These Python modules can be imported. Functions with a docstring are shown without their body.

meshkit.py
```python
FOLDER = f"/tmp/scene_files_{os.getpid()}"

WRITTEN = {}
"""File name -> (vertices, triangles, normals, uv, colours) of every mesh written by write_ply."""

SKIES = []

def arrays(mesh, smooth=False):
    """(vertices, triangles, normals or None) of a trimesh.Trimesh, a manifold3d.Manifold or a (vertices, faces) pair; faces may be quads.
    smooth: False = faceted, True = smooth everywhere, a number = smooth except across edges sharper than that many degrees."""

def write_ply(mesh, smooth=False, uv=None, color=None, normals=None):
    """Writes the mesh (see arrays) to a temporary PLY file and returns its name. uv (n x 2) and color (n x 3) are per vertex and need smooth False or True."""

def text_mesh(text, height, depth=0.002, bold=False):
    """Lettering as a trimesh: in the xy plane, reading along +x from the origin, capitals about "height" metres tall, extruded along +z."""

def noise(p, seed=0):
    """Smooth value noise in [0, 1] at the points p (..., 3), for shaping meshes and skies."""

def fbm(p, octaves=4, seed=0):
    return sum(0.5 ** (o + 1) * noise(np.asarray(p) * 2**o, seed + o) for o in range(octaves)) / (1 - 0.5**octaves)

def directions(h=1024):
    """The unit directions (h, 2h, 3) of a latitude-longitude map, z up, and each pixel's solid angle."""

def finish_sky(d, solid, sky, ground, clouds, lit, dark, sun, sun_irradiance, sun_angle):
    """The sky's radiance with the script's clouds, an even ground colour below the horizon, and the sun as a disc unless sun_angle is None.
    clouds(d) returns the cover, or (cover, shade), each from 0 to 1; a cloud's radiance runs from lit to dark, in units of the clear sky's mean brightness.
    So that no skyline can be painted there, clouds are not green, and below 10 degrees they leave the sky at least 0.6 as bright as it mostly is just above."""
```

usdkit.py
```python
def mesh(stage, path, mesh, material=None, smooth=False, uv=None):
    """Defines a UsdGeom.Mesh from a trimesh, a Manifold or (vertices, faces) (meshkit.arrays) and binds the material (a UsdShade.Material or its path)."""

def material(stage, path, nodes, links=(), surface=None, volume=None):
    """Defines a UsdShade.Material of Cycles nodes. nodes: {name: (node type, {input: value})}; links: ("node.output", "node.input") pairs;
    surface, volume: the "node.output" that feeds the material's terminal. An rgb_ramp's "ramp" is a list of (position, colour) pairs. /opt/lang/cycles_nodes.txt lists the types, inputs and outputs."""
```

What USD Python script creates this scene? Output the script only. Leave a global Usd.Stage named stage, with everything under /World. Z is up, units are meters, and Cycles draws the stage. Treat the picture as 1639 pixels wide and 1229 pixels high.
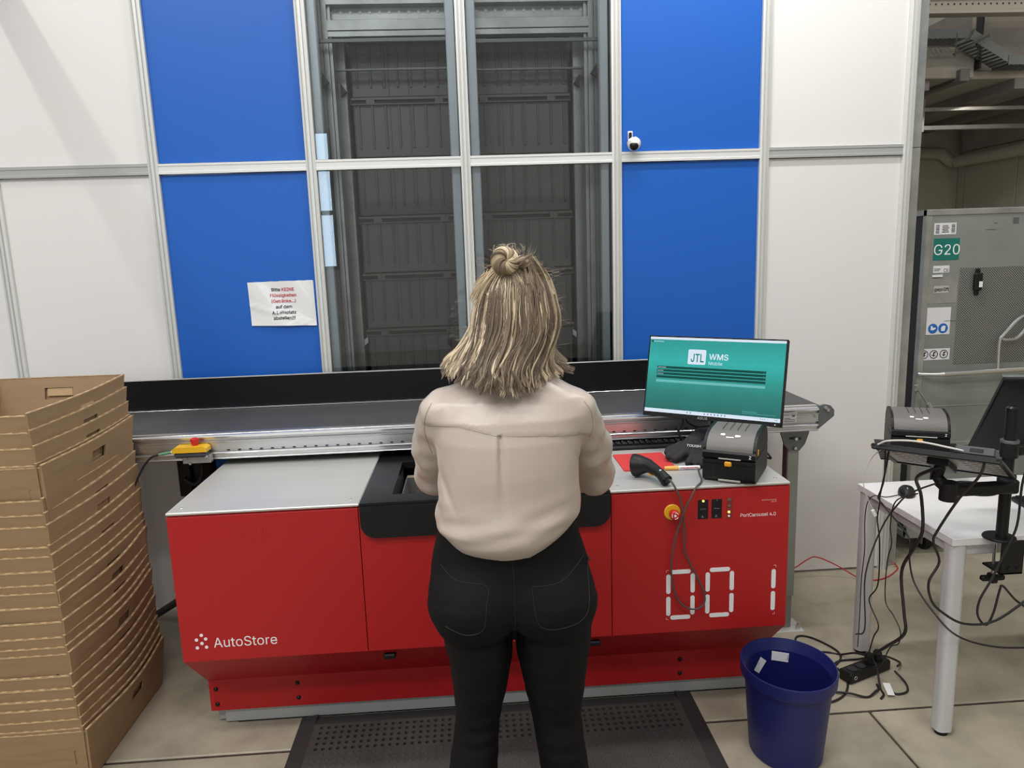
import math, random
import numpy as np
import trimesh
from shapely.geometry import Polygon, Point, box as sbox
from shapely import affinity
from pxr import Usd, UsdGeom, UsdLux, UsdShade, Sdf, Gf, Vt
import usdkit, meshkit

random.seed(7)
RNG = np.random.default_rng(7)
stage = Usd.Stage.CreateInMemory()
UsdGeom.SetStageUpAxis(stage, UsdGeom.Tokens.z)
UsdGeom.SetStageMetersPerUnit(stage, 1.0)
UsdGeom.Xform.Define(stage, '/World')
UsdGeom.Scope.Define(stage, '/World/Looks')

# ------------------------------------------------------------------ camera
YAW, PITCH, ROLL, FPX = 0.0549946, 0.1761481, -0.0334850, 1168.0
EYE = np.array([0.0, 0.0, 1.71])
EXPOSURE = -0.03
def camera():
    f = np.array([math.sin(YAW), math.cos(YAW), 0.0]); r = np.array([math.cos(YAW), -math.sin(YAW), 0.0]); u = np.array([0, 0, 1.0])
    f2 = f * math.cos(PITCH) - u * math.sin(PITCH); u2 = u * math.cos(PITCH) + f * math.sin(PITCH)
    r3 = r * math.cos(ROLL) + u2 * math.sin(ROLL); u3 = u2 * math.cos(ROLL) - r * math.sin(ROLL)
    c = UsdGeom.Camera.Define(stage, '/World/camera')
    m = Gf.Matrix4d(1.0)
    for i, v in enumerate((r3, u3, -f2, EYE)):
        m.SetRow3(i, Gf.Vec3d(*map(float, v)))
    UsdGeom.Xformable(c).AddTransformOp().Set(m)
    c.CreateHorizontalApertureAttr(36.0); c.CreateVerticalApertureAttr(36.0 * 1229 / 1639)
    c.CreateFocalLengthAttr(36.0 * FPX / 1639); c.CreateClippingRangeAttr(Gf.Vec2f(0.05, 60.0))
    c.CreateExposureAttr(EXPOSURE)
camera()

# ------------------------------------------------------------------ light: long ceiling strips of the hall and daylight from its windows
def strip_light(name, x, y, z, lx, ly, power, color=(1.0, 0.975, 0.94)):
    l = UsdLux.RectLight.Define(stage, '/World/' + name)
    l.AddTranslateOp().Set(Gf.Vec3d(x, y, z))
    l.CreateWidthAttr(lx); l.CreateHeightAttr(ly); l.CreateIntensityAttr(power); l.CreateColorAttr(Gf.Vec3f(*color))
strip_light('strip_lamp_light', 1.15, 2.70, 4.1, 2.0, 0.14, 62.0)
strip_light('strip_lamp_light_001', -1.5, 0.4, 5.0, 3.2, 0.4, 26.0)
strip_light('strip_lamp_light_002', 1.8, -1.5, 5.6, 3.4, 0.5, 15.0)
strip_light('strip_lamp_light_003', -2.9, -1.7, 5.6, 3.4, 0.5, 24.0)
strip_light('strip_lamp_light_005', -2.66, 2.45, 4.5, 0.06, 1.7, 75.0)
strip_light('strip_lamp_light_004', 3.3, 3.6, 4.6, 0.16, 2.2, 10.0)
strip_light('grid_lamp_light', 0.01, 3.74, 3.44, 1.1, 0.06, 16.0, (1.0, 0.93, 0.82))
def passage_lamp():
    l = UsdLux.SphereLight.Define(stage, '/World/passage_lamp_light'); l.AddTranslateOp().Set(Gf.Vec3d(3.91, 3.75, 2.74))
    l.CreateRadiusAttr(0.05); l.CreateIntensityAttr(60.0); l.CreateColorAttr(Gf.Vec3f(1.0, 0.95, 0.84))
passage_lamp()
def ambient(strength, color):
    d = UsdLux.DomeLight.Define(stage, '/World/hall_ambient')
    d.CreateIntensityAttr(strength); d.CreateColorAttr(Gf.Vec3f(*color))
ambient(0.14, (0.95, 0.97, 1.0))

# ------------------------------------------------------------------ helpers: materials
LOOKS = {}
def mat(name, color, rough=0.5, metal=0.0, var=0.0, vscale=6.0, bump=0.0, bscale=60.0, stretch=None, spec=None, coat=0.0, ramp=None, emit=None, **extra):
    """principled material; var = tone variation by noise, bump = fine relief, ramp = colours along the noise"""
    p = {'base_color': color, 'roughness': rough, 'metallic': metal}
    if spec is not None: p['specular_ior_level'] = spec
    if coat: p['coat_weight'] = coat
    if emit is not None: p['emission_color'] = emit[0]; p['emission_strength'] = emit[1]
    p.update(extra)
    nodes = {'p': ('principled_bsdf', p)}; links = []
    if var or bump or ramp:
        nodes['tc'] = ('texture_coordinate', {})
        nodes['mp'] = ('mapping', {'scale': stretch or (1, 1, 1)}); links.append(('tc.object', 'mp.vector'))
    if var or ramp:
        nodes['n'] = ('noise_texture', {'scale': vscale, 'detail': 5.0, 'roughness': 0.6}); links.append(('mp.vector', 'n.vector'))
        if ramp is None:
            lo = tuple(max(0, c * (1 - var)) for c in color); hi = tuple(min(1, c * (1 + var)) for c in color)
            ramp = [(0.3, lo), (0.7, hi)]
        nodes['r'] = ('rgb_ramp', {'ramp': ramp})
        links += [('n.fac', 'r.fac'), ('r.color', 'p.base_color')]
    if bump:
        nodes['bn'] = ('noise_texture', {'scale': bscale, 'detail': 4.0}); nodes['b'] = ('bump', {'strength': bump, 'distance': 0.004})
        links += [('mp.vector', 'bn.vector'), ('bn.fac', 'b.height'), ('b.normal', 'p.normal')]
    LOOKS[name] = usdkit.material(stage, '/World/Looks/' + name, nodes, links, surface='p.BSDF')
    return LOOKS[name]

# ------------------------------------------------------------------ helpers: naming and prims
USED = {}
def numbered(parent, name):
    k = (parent, name); n = USED.get(k, 0); USED[k] = n + 1
    return name if n == 0 else f'{name}_{n:03d}'
class Thing:
    """An Xform at the thing's base; its parts are meshes below it. w() takes world coordinates, l() local ones."""
    def __init__(s, name, label=None, cat=None, loc=(0, 0, 0), rot=(0, 0, 0), group=None, kind=None, parent='/World'):
        s.name = numbered(parent, name); s.path = f'{parent}/{s.name}'; s.loc = np.array(loc, float)
        x = UsdGeom.Xform.Define(stage, s.path); x.AddTranslateOp().Set(Gf.Vec3d(*map(float, loc)))
        if any(rot): x.AddRotateXYZOp().Set(Gf.Vec3f(*map(float, rot)))
        s.prim = x.GetPrim(); tag(s.prim, label, cat, group, kind)
    def l(s, name, mesh, m, smooth=30, under=None, label=None, kind=None):
        parent = s.path if under is None else str(under.GetPath())
        path = f'{parent}/{numbered(parent, name)}'
        p = usdkit.mesh(stage, path, mesh, m, smooth).GetPrim()
        if label: p.SetCustomDataByKey('label', label)
        if kind: p.SetCustomDataByKey('kind', kind)
        return p
    def w(s, name, mesh, m, smooth=30, under=None, label=None, kind=None):
        v, f = mesh if isinstance(mesh, tuple) else (mesh.vertices, mesh.faces)
        return s.l(name, (np.asarray(v) - s.loc, f), m, smooth, under, label, kind)
def tag(p, label=None, cat=None, group=None, kind=None):
    for k, v in (('label', label), ('category', cat), ('group', group), ('kind', kind)):
        if v: p.SetCustomDataByKey(k, v)
    return p
def single(name, mesh, m, label, cat, smooth=30, group=None, kind=None):
    """A thing that is one mesh (world coordinates)."""
    path = '/World/' + numbered('/World', name)
    return tag(usdkit.mesh(stage, path, mesh, m, smooth).GetPrim(), label, cat, group, kind)
def dup(src, loc, rot=(0, 0, 0), label=None, name=None):
    """Another one of a thing: an instance that references it, parts and all."""
    was = src.prim.GetCustomData(); n = numbered('/World', name or src.name.rstrip('_0123456789'))
    x = UsdGeom.Xform.Define(stage, '/World/' + n); x.AddTranslateOp().Set(Gf.Vec3d(*map(float, loc)))
    x.AddRotateXYZOp().Set(Gf.Vec3f(*map(float, rot)))
    p = x.GetPrim(); p.GetReferences().AddInternalReference(src.prim.GetPath()); p.SetInstanceable(True)
    tag(p, label or was.get('label'), was.get('category'), was.get('group'))
    return p

# ------------------------------------------------------------------ helpers: shapes
def cat(*ms):
    ms = [m if isinstance(m, trimesh.Trimesh) else trimesh.Trimesh(*m, process=False) for m in ms]
    return trimesh.util.concatenate(ms)
_bf = None
def cbox(x0, x1, y0, y1, z0, z1, c=0.002):
    """Box with chamfered edges."""
    global _bf
    c = min(c, .49 * (x1 - x0), .49 * (y1 - y0), .49 * (z1 - z0))
    if _bf is None:
        pts = []
        for sx in (-1, 1):
            for sy in (-1, 1):
                for sz in (-1, 1):
                    for k in range(3):
                        e = np.ones(3); e[k] = 0; pts.append(np.array([sx, sy, sz]) * (1 - .1 * e))
        h = trimesh.convex.convex_hull(np.array(pts)); _bf = (np.sign(h.vertices), np.where(np.abs(h.vertices) > .95, 0., 1.), h.faces)
    s, e, f = _bf
    h = np.array([x1 - x0, y1 - y0, z1 - z0]) / 2; m = np.array([x1 + x0, y1 + y0, z1 + z0]) / 2
    return trimesh.Trimesh(m + s * (h - e * c), f, process=False)
def ext(poly, axis, a0, a1):
    """Extrudes a polygon (points (u, v) or shapely): axis x: u=y v=z; axis y: u=x v=z; axis z: u=x v=y."""
    g = poly if hasattr(poly, 'geom_type') else Polygon(poly)
    gs = getattr(g, 'geoms', [g]); out = []
    for q in gs:
        m = trimesh.creation.extrude_polygon(q, a1 - a0, engine='earcut'); v = m.vertices; f = m.faces
        if axis == 'x': v = np.stack([v[:, 2] + a0, v[:, 0], v[:, 1]], 1)
        elif axis == 'y': v = np.stack([v[:, 0], v[:, 2] + a0, v[:, 1]], 1); f = f[:, ::-1]
        else: v = np.stack([v[:, 0], v[:, 1], v[:, 2] + a0], 1)
        out.append(trimesh.Trimesh(v, f, process=False))
    return cat(*out)
def rrect(x0, x1, y0, y1, r, n=6):
    return sbox(x0 + r, y0 + r, x1 - r, y1 - r).buffer(r, quad_segs=n)
def spline(pts, n=8):
    p = np.asarray(pts, float)
    if len(p) < 3: return p
    q = np.vstack([2 * p[0] - p[1], p, 2 * p[-1] - p[-2]]); out = []
    for i in range(1, len(q) - 2):
        a, b, c, d = q[i - 1:i + 3]
        for t in np.linspace(0, 1, n, endpoint=False):
            out.append(.5 * (2 * b + (c - a) * t + (2 * a - 5 * b + 4 * c - d) * t * t + (3 * b - a - 3 * c + d) * t ** 3))
    return np.array(out + [p[-1]])
def tube(pts, r, sides=8, smooth=0, caps=True):
    """A round tube along a polyline; r may vary along it."""
    p = spline(pts, smooth) if smooth else np.asarray(pts, float)
    n = len(p); r = np.broadcast_to(np.asarray(r, float), (len(pts),)) if np.ndim(r) else np.full(len(pts), r)
    rr = np.interp(np.linspace(0, 1, n), np.linspace(0, 1, len(r)), r)
    t = np.gradient(p, axis=0); t /= np.linalg.norm(t, axis=1, keepdims=True) + 1e-12
    a = np.cross(t[0], [0, 0, 1.0]) if abs(t[0, 2]) < .9 else np.cross(t[0], [1.0, 0, 0]); a /= np.linalg.norm(a)
    fr = [a]
    for i in range(1, n):
        a = a - t[i] * (a @ t[i]); a /= np.linalg.norm(a) + 1e-12; fr.append(a)
    A = np.array(fr); B = np.cross(t, A); ang = np.arange(sides) * 2 * np.pi / sides
    v = (p[:, None] + rr[:, None, None] * (np.cos(ang)[None, :, None] * A[:, None] + np.sin(ang)[None, :, None] * B[:, None])).reshape(-1, 3)
    i, j = np.meshgrid(np.arange(n - 1), np.arange(sides), indexing='ij')
    q = np.stack([i * sides + j, i * sides + (j + 1) % sides, (i + 1) * sides + (j + 1) % sides, (i + 1) * sides + j], -1).reshape(-1, 4)
    f = np.vstack([q[:, [0, 1, 2]], q[:, [0, 2, 3]]])
    if caps:
        k = len(v); v = np.vstack([v, p[0], p[-1]]); j = np.arange(sides); o = (n - 1) * sides
        f = np.vstack([f, np.stack([np.full(sides, k), (j + 1) % sides, j], 1), np.stack([np.full(sides, k + 1), o + j, o + (j + 1) % sides], 1)])
    return trimesh.Trimesh(v, f, process=False)
def cyl(a, b, r, sides=20, r2=None):
    return tube([a, b], [r, r if r2 is None else r2], sides)
def lathe(prof, center=(0, 0, 0), axis='z', sides=32, sx=1.0, sy=1.0):
    """Turns a profile [(radius, height)] about an axis."""
    pr = np.asarray(prof, float); ang = np.arange(sides) * 2 * np.pi / sides; n = len(pr)
    v = np.stack([pr[:, 0:1] * np.cos(ang) * sx, pr[:, 0:1] * np.sin(ang) * sy, np.repeat(pr[:, 1:2], sides, 1)], -1).reshape(-1, 3)
    i, j = np.meshgrid(np.arange(n - 1), np.arange(sides), indexing='ij')
    q = np.stack([i * sides + j, i * sides + (j + 1) % sides, (i + 1) * sides + (j + 1) % sides, (i + 1) * sides + j], -1).reshape(-1, 4)
    f = np.vstack([q[:, [0, 1, 2]], q[:, [0, 2, 3]]])
    if axis == 'y': v = np.stack([v[:, 0], -v[:, 2], v[:, 1]], 1)     # heights run towards -y (to the viewer)
    elif axis == 'x': v = np.stack([v[:, 2], v[:, 0], v[:, 1]], 1)
    m = trimesh.Trimesh(v + np.array(center), f, process=False); m.merge_vertices(); m.update_faces(m.nondegenerate_faces())
    return m
def xf(m, rot=(0, 0, 0), move=(0, 0, 0), pivot=(0, 0, 0)):
    a, b, c = np.radians(rot); R = trimesh.transformations.euler_matrix(a, b, c)[:3, :3]; p = np.array(pivot, float)
    return trimesh.Trimesh((np.asarray(m.vertices) - p) @ R.T + p + np.array(move, float), m.faces, process=False)
def text_y(text, x, y, z, h, align='l', depth=0.0006, bold=False, squeeze=1.0):
    """Lettering on a wall that faces -y: baseline at z, standing proud of y."""
    m = meshkit.text_mesh(text, h, depth, bold); v = np.array(m.vertices); w = v[:, 0].max(); v[:, 0] *= squeeze; w *= squeeze
    ox = x - (w if align == 'r' else w / 2 if align == 'c' else 0)
    return trimesh.Trimesh(np.stack([v[:, 0] + ox, y - v[:, 2], v[:, 1] + z], 1), m.faces, process=False)
def surface_net(f, lo, step):
    """Mesh of the zero level of the sampled field f (inside negative)."""
    nx, ny, nz = f.shape; s = f < 0
    idx = -np.ones((nx - 1, ny - 1, nz - 1), int); acc = np.zeros((nx - 1, ny - 1, nz - 1, 3)); cnt = np.zeros((nx - 1, ny - 1, nz - 1))
    corner = [np.array(c) for c in np.ndindex(2, 2, 2)]
    sl = lambda c: tuple(slice(c[k], f.shape[k] - 1 + c[k]) for k in range(3))
    for a in corner:
        for k in range(3):
            if a[k]: continue
            b = a.copy(); b[k] = 1; fa, fb = f[sl(a)], f[sl(b)]; cross = (fa < 0) != (fb < 0)
            t = np.where(cross, fa / np.where(cross, fa - fb, 1), 0)
            for m in range(3): acc[..., m] += cross * (a[m] + (t if m == k else 0))
            cnt += cross
    act = cnt > 0; idx[act] = np.arange(act.sum())
    v = (np.argwhere(act) + acc[act] / cnt[act][:, None]) * step + np.array(lo)
    quads = []
    for k in range(3):
        i, j = [m for m in range(3) if m != k]
        A = [slice(None)] * 3; A[k] = slice(0, -1); B = [slice(None)] * 3; B[k] = slice(1, None)
        ch = s[tuple(A)] != s[tuple(B)]; P = np.argwhere(ch); ok = (P[:, i] > 0) & (P[:, j] > 0) & (P[:, i] < f.shape[i] - 1) & (P[:, j] < f.shape[j] - 1); P = P[ok]
        if not len(P): continue
        def at(di, dj):
            Q = P.copy(); Q[:, i] -= di; Q[:, j] -= dj; return idx[Q[:, 0], Q[:, 1], Q[:, 2]]
        q = np.stack([at(1, 1), at(0, 1), at(0, 0), at(1, 0)], 1); flip = s[P[:, 0], P[:, 1], P[:, 2]] ^ (k == 1)
        q[~flip] = q[~flip][:, ::-1]; quads.append(q)
    q = np.vstack(quads); q = q[(q >= 0).all(1)]
    return trimesh.Trimesh(v, np.vstack([q[:, [0, 1, 2]], q[:, [0, 2, 3]]]), process=False)
def grid(lo, hi, step):
    n = [int(math.ceil((hi[k] - lo[k]) / step)) + 1 for k in range(3)]
    return np.stack(np.meshgrid(*[lo[k] + np.arange(n[k]) * step for k in range(3)], indexing='ij'), -1)
def d_cone(P, a, b, ra, rb):
    a = np.array(a, float); b = np.array(b, float); d = b - a; t = np.clip(((P - a) @ d) / (d @ d), 0, 1)
    return np.linalg.norm(P - a - t[..., None] * d, axis=-1) - (ra + (rb - ra) * t)
def d_ell(P, c, r):
    q = (P - np.array(c)) / np.array(r); n = np.linalg.norm(q, axis=-1); return (n - 1) * min(r)
def smin(a, b, k):
    h = np.clip(.5 + .5 * (b - a) / k, 0, 1); return b + (a - b) * h - k * h * (1 - h)
def d_loft(P, keys):
    """keys: rows of z, cx, cy, rx, ry (z rising): an upright body of elliptical sections."""
    K = np.array(keys, float); z = P[..., 2]; cx, cy, rx, ry = (np.interp(z, K[:, 0], K[:, i]) for i in (1, 2, 3, 4))
    q = np.sqrt(((P[..., 0] - cx) / rx) ** 2 + ((P[..., 1] - cy) / ry) ** 2 + 1e-9)
    d = (q - 1) * np.minimum(rx, ry)
    return np.maximum(d, np.maximum(K[0, 0] - z, z - K[-1, 0]))
# ------------------------------------------------------------------ materials
white_panel = mat('white_panel', (0.76, 0.745, 0.73), 0.32, spec=0.4)
blue_panel = mat('blue_panel', (0.012, 0.115, 0.50), 0.38, spec=0.4)
alu = mat('anodised_aluminium', (0.70, 0.71, 0.685), 0.36, 0.3)
bluish_alu = mat('bluish_aluminium', (0.60, 0.65, 0.71), 0.4, 0.2)
alu_rail = mat('aluminium_cover', (0.74, 0.745, 0.73), 0.42, 0.2)
alu_grey = mat('grey_rail_cover', (0.42, 0.44, 0.43), 0.45, 0.25)
alu_groove = mat('aluminium_groove', (0.33, 0.335, 0.31), 0.5, 0.4)
galv = mat('galvanised_steel', (0.42, 0.43, 0.42), 0.42, 0.75, ramp=[(0.3, (.33, .34, .335)), (0.55, (.43, .44, .43)), (0.75, (.52, .53, .52))], vscale=7)
galv_dull = mat('dull_galvanised_steel', (0.27, 0.29, 0.27), 0.5, 0.35, var=0.13, vscale=4)
steel_bright = mat('bright_steel', (0.62, 0.62, 0.61), 0.25, 0.9)
zinc_dark = mat('dark_zinc', (0.16, 0.175, 0.175), 0.45, 0.6)
black_plastic = mat('black_plastic', (0.008, 0.008, 0.0085), 0.45, bump=0.06, bscale=400, spec=0.3)
black_gloss = mat('black_satin', (0.007, 0.0075, 0.009), 0.3, spec=0.3)
black_matte = mat('black_matte', (0.012, 0.012, 0.012), 0.7)
rubber_cable = mat('black_cable', (0.012, 0.012, 0.013), 0.5)
red_paint = mat('red_powder_coat', (0.42, 0.0115, 0.0125), 0.45, bump=0.03, bscale=500, spec=0.35)
red_faint = mat('faded_red_print', (0.40, 0.009, 0.010), 0.45)
white_print = mat('white_print', (0.82, 0.82, 0.82), 0.5)
grey_print = mat('pale_pink_print', (0.75, 0.45, 0.42), 0.5)
yellow = mat('yellow_plastic', (0.80, 0.46, 0.015), 0.4)
signal_red = mat('signal_red_plastic', (0.55, 0.02, 0.02), 0.35)
grey_plinth = mat('grey_plinth_steel', (0.36, 0.37, 0.36), 0.5, 0.1)
top_plate = mat('light_grey_sheet', (0.53, 0.525, 0.50), 0.38, 0.35, var=0.03, vscale=3, stretch=(.3, 6, 1))
concrete = [mat('concrete_slab' + s, (0.4, 0.37, 0.30), 0.55, ramp=[(0.25, (.23 * k, .205 * k, .152 * k)), (0.42, (.34 * k, .305 * k, .232 * k)), (0.58, (.42 * k, .378 * k, .288 * k)), (0.78, (.50 * k, .455 * k, .35 * k))], vscale=3.2, bump=0.12, bscale=25) for s, k in (('', 1.0), ('_b', 0.93), ('_c', 1.07))]
joint_dark = mat('joint_filler', (0.055, 0.04, 0.03), 0.8, var=.5, vscale=30)
cream = mat('cream_sheet', (0.50, 0.455, 0.35), 0.55, var=0.03)
raw_concrete = mat('raw_concrete', (0.36, 0.33, 0.28), 0.8, ramp=[(0.3, (.27, .245, .205)), (0.55, (.35, .32, .27)), (0.75, (.42, .385, .33))], vscale=2.5)
bin_grey = mat('grey_bin_plastic', (0.125, 0.122, 0.118), 0.45, var=0.04)
bin_slot = mat('bin_slot', (0.02, 0.02, 0.02), 0.7)
dark_steel = mat('dark_steel', (0.035, 0.037, 0.038), 0.5, 0.3)
def glass_material(name, tint):
    return usdkit.material(stage, '/World/Looks/' + name, {
        'f': ('fresnel', {'IOR': 1.5}), 't': ('transparent_bsdf', {'color': tint}), 'g': ('glossy_bsdf', {'roughness': 0.0, 'color': (1, 1, 1)}),
        'm': ('mix_closure', {})}, [('f.fac', 'm.fac'), ('t.BSDF', 'm.closure1'), ('g.BSDF', 'm.closure2')], surface='m.closure')
clear_pane = glass_material('clear_pane', (0.93, 0.95, 0.95))
def emission_material(name, color, strength):
    return usdkit.material(stage, '/World/Looks/' + name, {'e': ('emission', {'color': color, 'strength': strength})}, [], surface='e.emission')
daylight = emission_material('daylight_pane', (0.62, 0.80, 1.0), 9.0)

# ------------------------------------------------------------------ floor of concrete slabs
fl = Thing('floor', kind='structure')
def slab(x0, x1, y0, y1, m): fl.w('slab', cbox(x0, x1, y0, y1, -0.12, 0.0, 0.004), m)
JY, JX = 2.372, 1.416
slab(-5.0, 6.0, JY + .007, 8.5, concrete[0]); slab(-5.0, JX - .006, -2.6, JY - .007, concrete[1]); slab(JX + .004, 6.0, -2.6, JY - .007, concrete[2])
slab(-5.0, JX - .004, -6.5, -2.608, concrete[0]); slab(JX + .004, 6.0, -6.5, -2.608, concrete[1])
fl.w('joint_filler', cbox(-5, 6, -6.5, 8.5, -.14, -.006, .001), joint_dark)

# ------------------------------------------------------------------ facade of the storage grid: panels, glass panes, aluminium profiles
wb = Thing('wall_back', 'aluminium framed wall of white and blue panels with four glass panes', None, kind='structure')
PX = [-3.53, -2.82, -2.11, -1.402, -0.695, 0.0135, 0.7225, 1.429, 2.131]; YW = 3.53; ZTOP = 3.45; ZR = (2.118, 2.164)
def upright(x):
    h = .0225; g = .008
    pts = [(x - h, YW + .03), (x + h, YW + .03), (x + h, YW - .012), (x + .0135, YW - .015), (x + .0125, YW - .015 + g), (x + .0055, YW - .015 + g), (x + .0045, YW - .015),
           (x - .0045, YW - .015), (x - .0055, YW - .015 + g), (x - .0125, YW - .015 + g), (x - .0135, YW - .015), (x - h, YW - .012)]
    wb.w('upright', ext(pts[::-1], 'z', 0.0, ZTOP), alu)
for x in PX: upright(x)
fills = ['w', 'w', 'w', 'b', 'g', 'g', 'b', 'w']
for i, k in enumerate(fills):
    a, b = PX[i] + .0225, PX[i + 1] - .0225
    p = wb.w('rail', ext([(YW - .012, ZR[0]), (YW - .012, ZR[0] + .010), (YW - .0095, ZR[0] + .012), (YW - .0095, ZR[1] - .012), (YW - .012, ZR[1] - .010), (YW - .012, ZR[1]), (YW + .03, ZR[1]), (YW + .03, ZR[0])][::-1], 'x', a, b), alu_grey if k == 'w' else alu_rail)
    for z0, z1 in ((0.012, ZR[0] - .003), (ZR[1] + .003, ZTOP)):
        if k == 'g':
            if z0 > 1: wb.w('glass_pane', cbox(a, b, YW + .004, YW + .010, z0, z1, .0005), clear_pane)
            else:
                wb.w('glass_pane', cbox(a, b, YW + .004, YW + .010, 1.0, z1, .0005), clear_pane)
                wb.w('panel', cbox(a, b, YW + .004, YW + .012, z0, .997, .001), blue_panel, label='blue panel below the glass pane')
        else:
            wb.w('panel', cbox(a, b, YW + .004, YW + .012, z0, z1, .001), white_panel if k == 'w' else blue_panel, label='white wall panel' if k == 'w' else 'blue wall panel')
wb.w('edge_post', cbox(2.166, 2.222, 3.56, 3.66, 2.155, ZTOP, .002), galv, label='galvanised post at the right end of the wall')
wb.w('edge_post', cbox(2.166, 2.222, 3.56, 3.66, 0, 2.153, .002), galv, label='galvanised post at the right end of the wall')

single('trim_1', cbox(-2.085, -1.985, 2.1, 3.515, 3.02, 3.09, .004), galv, None, None, kind='structure')      # cable duct over the left panels, above the picture; its shadow falls on them
# ------------------------------------------------------------------ the storage grid and its bins behind the glass
sg = Thing('storage_grid', 'metal storage grid with uprights and beams behind the glass panes', 'storage rack', (0.01, 3.9, 0))
def alu_column(x0, x1, y0, y1, m=galv, n=3):
    w = (x1 - x0) / n
    pts = [(x0, y1)]
    for k in range(n):
        a = x0 + k * w; pts += [(a, y0), (a + .38 * w, y0), (a + .45 * w, y0 + .012), (a + .62 * w, y0 + .012), (a + .69 * w, y0), (a + w, y0)]
    pts.append((x1, y1))
    return ext(Polygon(pts).buffer(0), 'z', 0, ZTOP)
for a, b in ((-.672, -.633), (-.055, -.012), (.039, .083), (.652, .692)): sg.w('inner_upright', cbox(a, b, 3.56, 3.60, 0, ZTOP, .004), bluish_alu)
for a, b in ((-.668, -.585), (.598, .685)): sg.w('upright', alu_column(a, b, 3.67, 3.76), galv)
for a, b in ((-.60, -.548), (.56, .612)): sg.w('upright', cbox(a, b, 3.80, 3.88, 0, ZTOP, .004), galv)
sg.w('upright', cbox(-.018, .036, 3.70, 3.78, 0, ZTOP, .004), galv)
# channel beam with a row of holes
cb = [(3.66, 2.73), (3.66, 2.752), (3.655, 2.757), (3.655, 2.80), (3.70, 2.815), (3.70, 2.862), (3.655, 2.868), (3.655, 2.90), (3.72, 2.90), (3.72, 2.73)]
sg.w('channel_beam', ext(cb[::-1], 'x', -.600, .618), galv)
for k in range(27): sg.w('hole', lathe([(0, .002), (.0075, .002), (.008, 0), (0, 0)], (-.585 + k * .0452, 3.6995, 2.845), 'y', 10), white_print if k in (0, 1, 16, 24, 25) else alu)
for a, b, y, z in ((-.652, -.018, 3.615, 2.692), (.045, .678, 3.615, 2.680), (-.59, -.02, 3.735, 2.596), (.04, .60, 3.735, 2.585)):
    sg.w('glass_edge_bar', cbox(a, b, y, y + .012, z, z + (.017 if y < 3.7 else .01), .002), zinc_dark)
def gusset(x, y, z, s, d=.062):
    sg.w('bracket', ext([(x, z), (x, z + d), (x + s * .027, z + d * .32)][::int(s)] if s > 0 else [(x, z), (x + s * .027, z + d * .32), (x, z + d)], 'y', y, y + .03), dark_steel)
for x, y, z, s in ((-.63, 3.61, 2.50, 1), (.648, 3.61, 2.52, -1), (-.575, 3.77, 2.49, 1), (.59, 3.77, 2.51, -1)): gusset(x, y, z, s)
for x, s in ((-.545, 1), (.555, -1)): sg.w('bracket', ext([(x, 1.27), (x + s * .018, 1.285), (x + s * .018, 1.315), (x, 1.30)], 'y', 3.78, 3.80), white_print)
sg.w('rear_sheet', cbox(-1.3, 1.3, 4.32, 4.34, 0, ZTOP, .002), dark_steel)
sg.w('side_sheet', cbox(-.72, -.70, 3.60, 4.32, 0, ZTOP, .002), galv_dull); sg.w('side_sheet', cbox(.725, .745, 3.60, 4.32, 0, ZTOP, .002), galv_dull)
BW, BH, BP = 0.525, 0.325, 0.284
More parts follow.
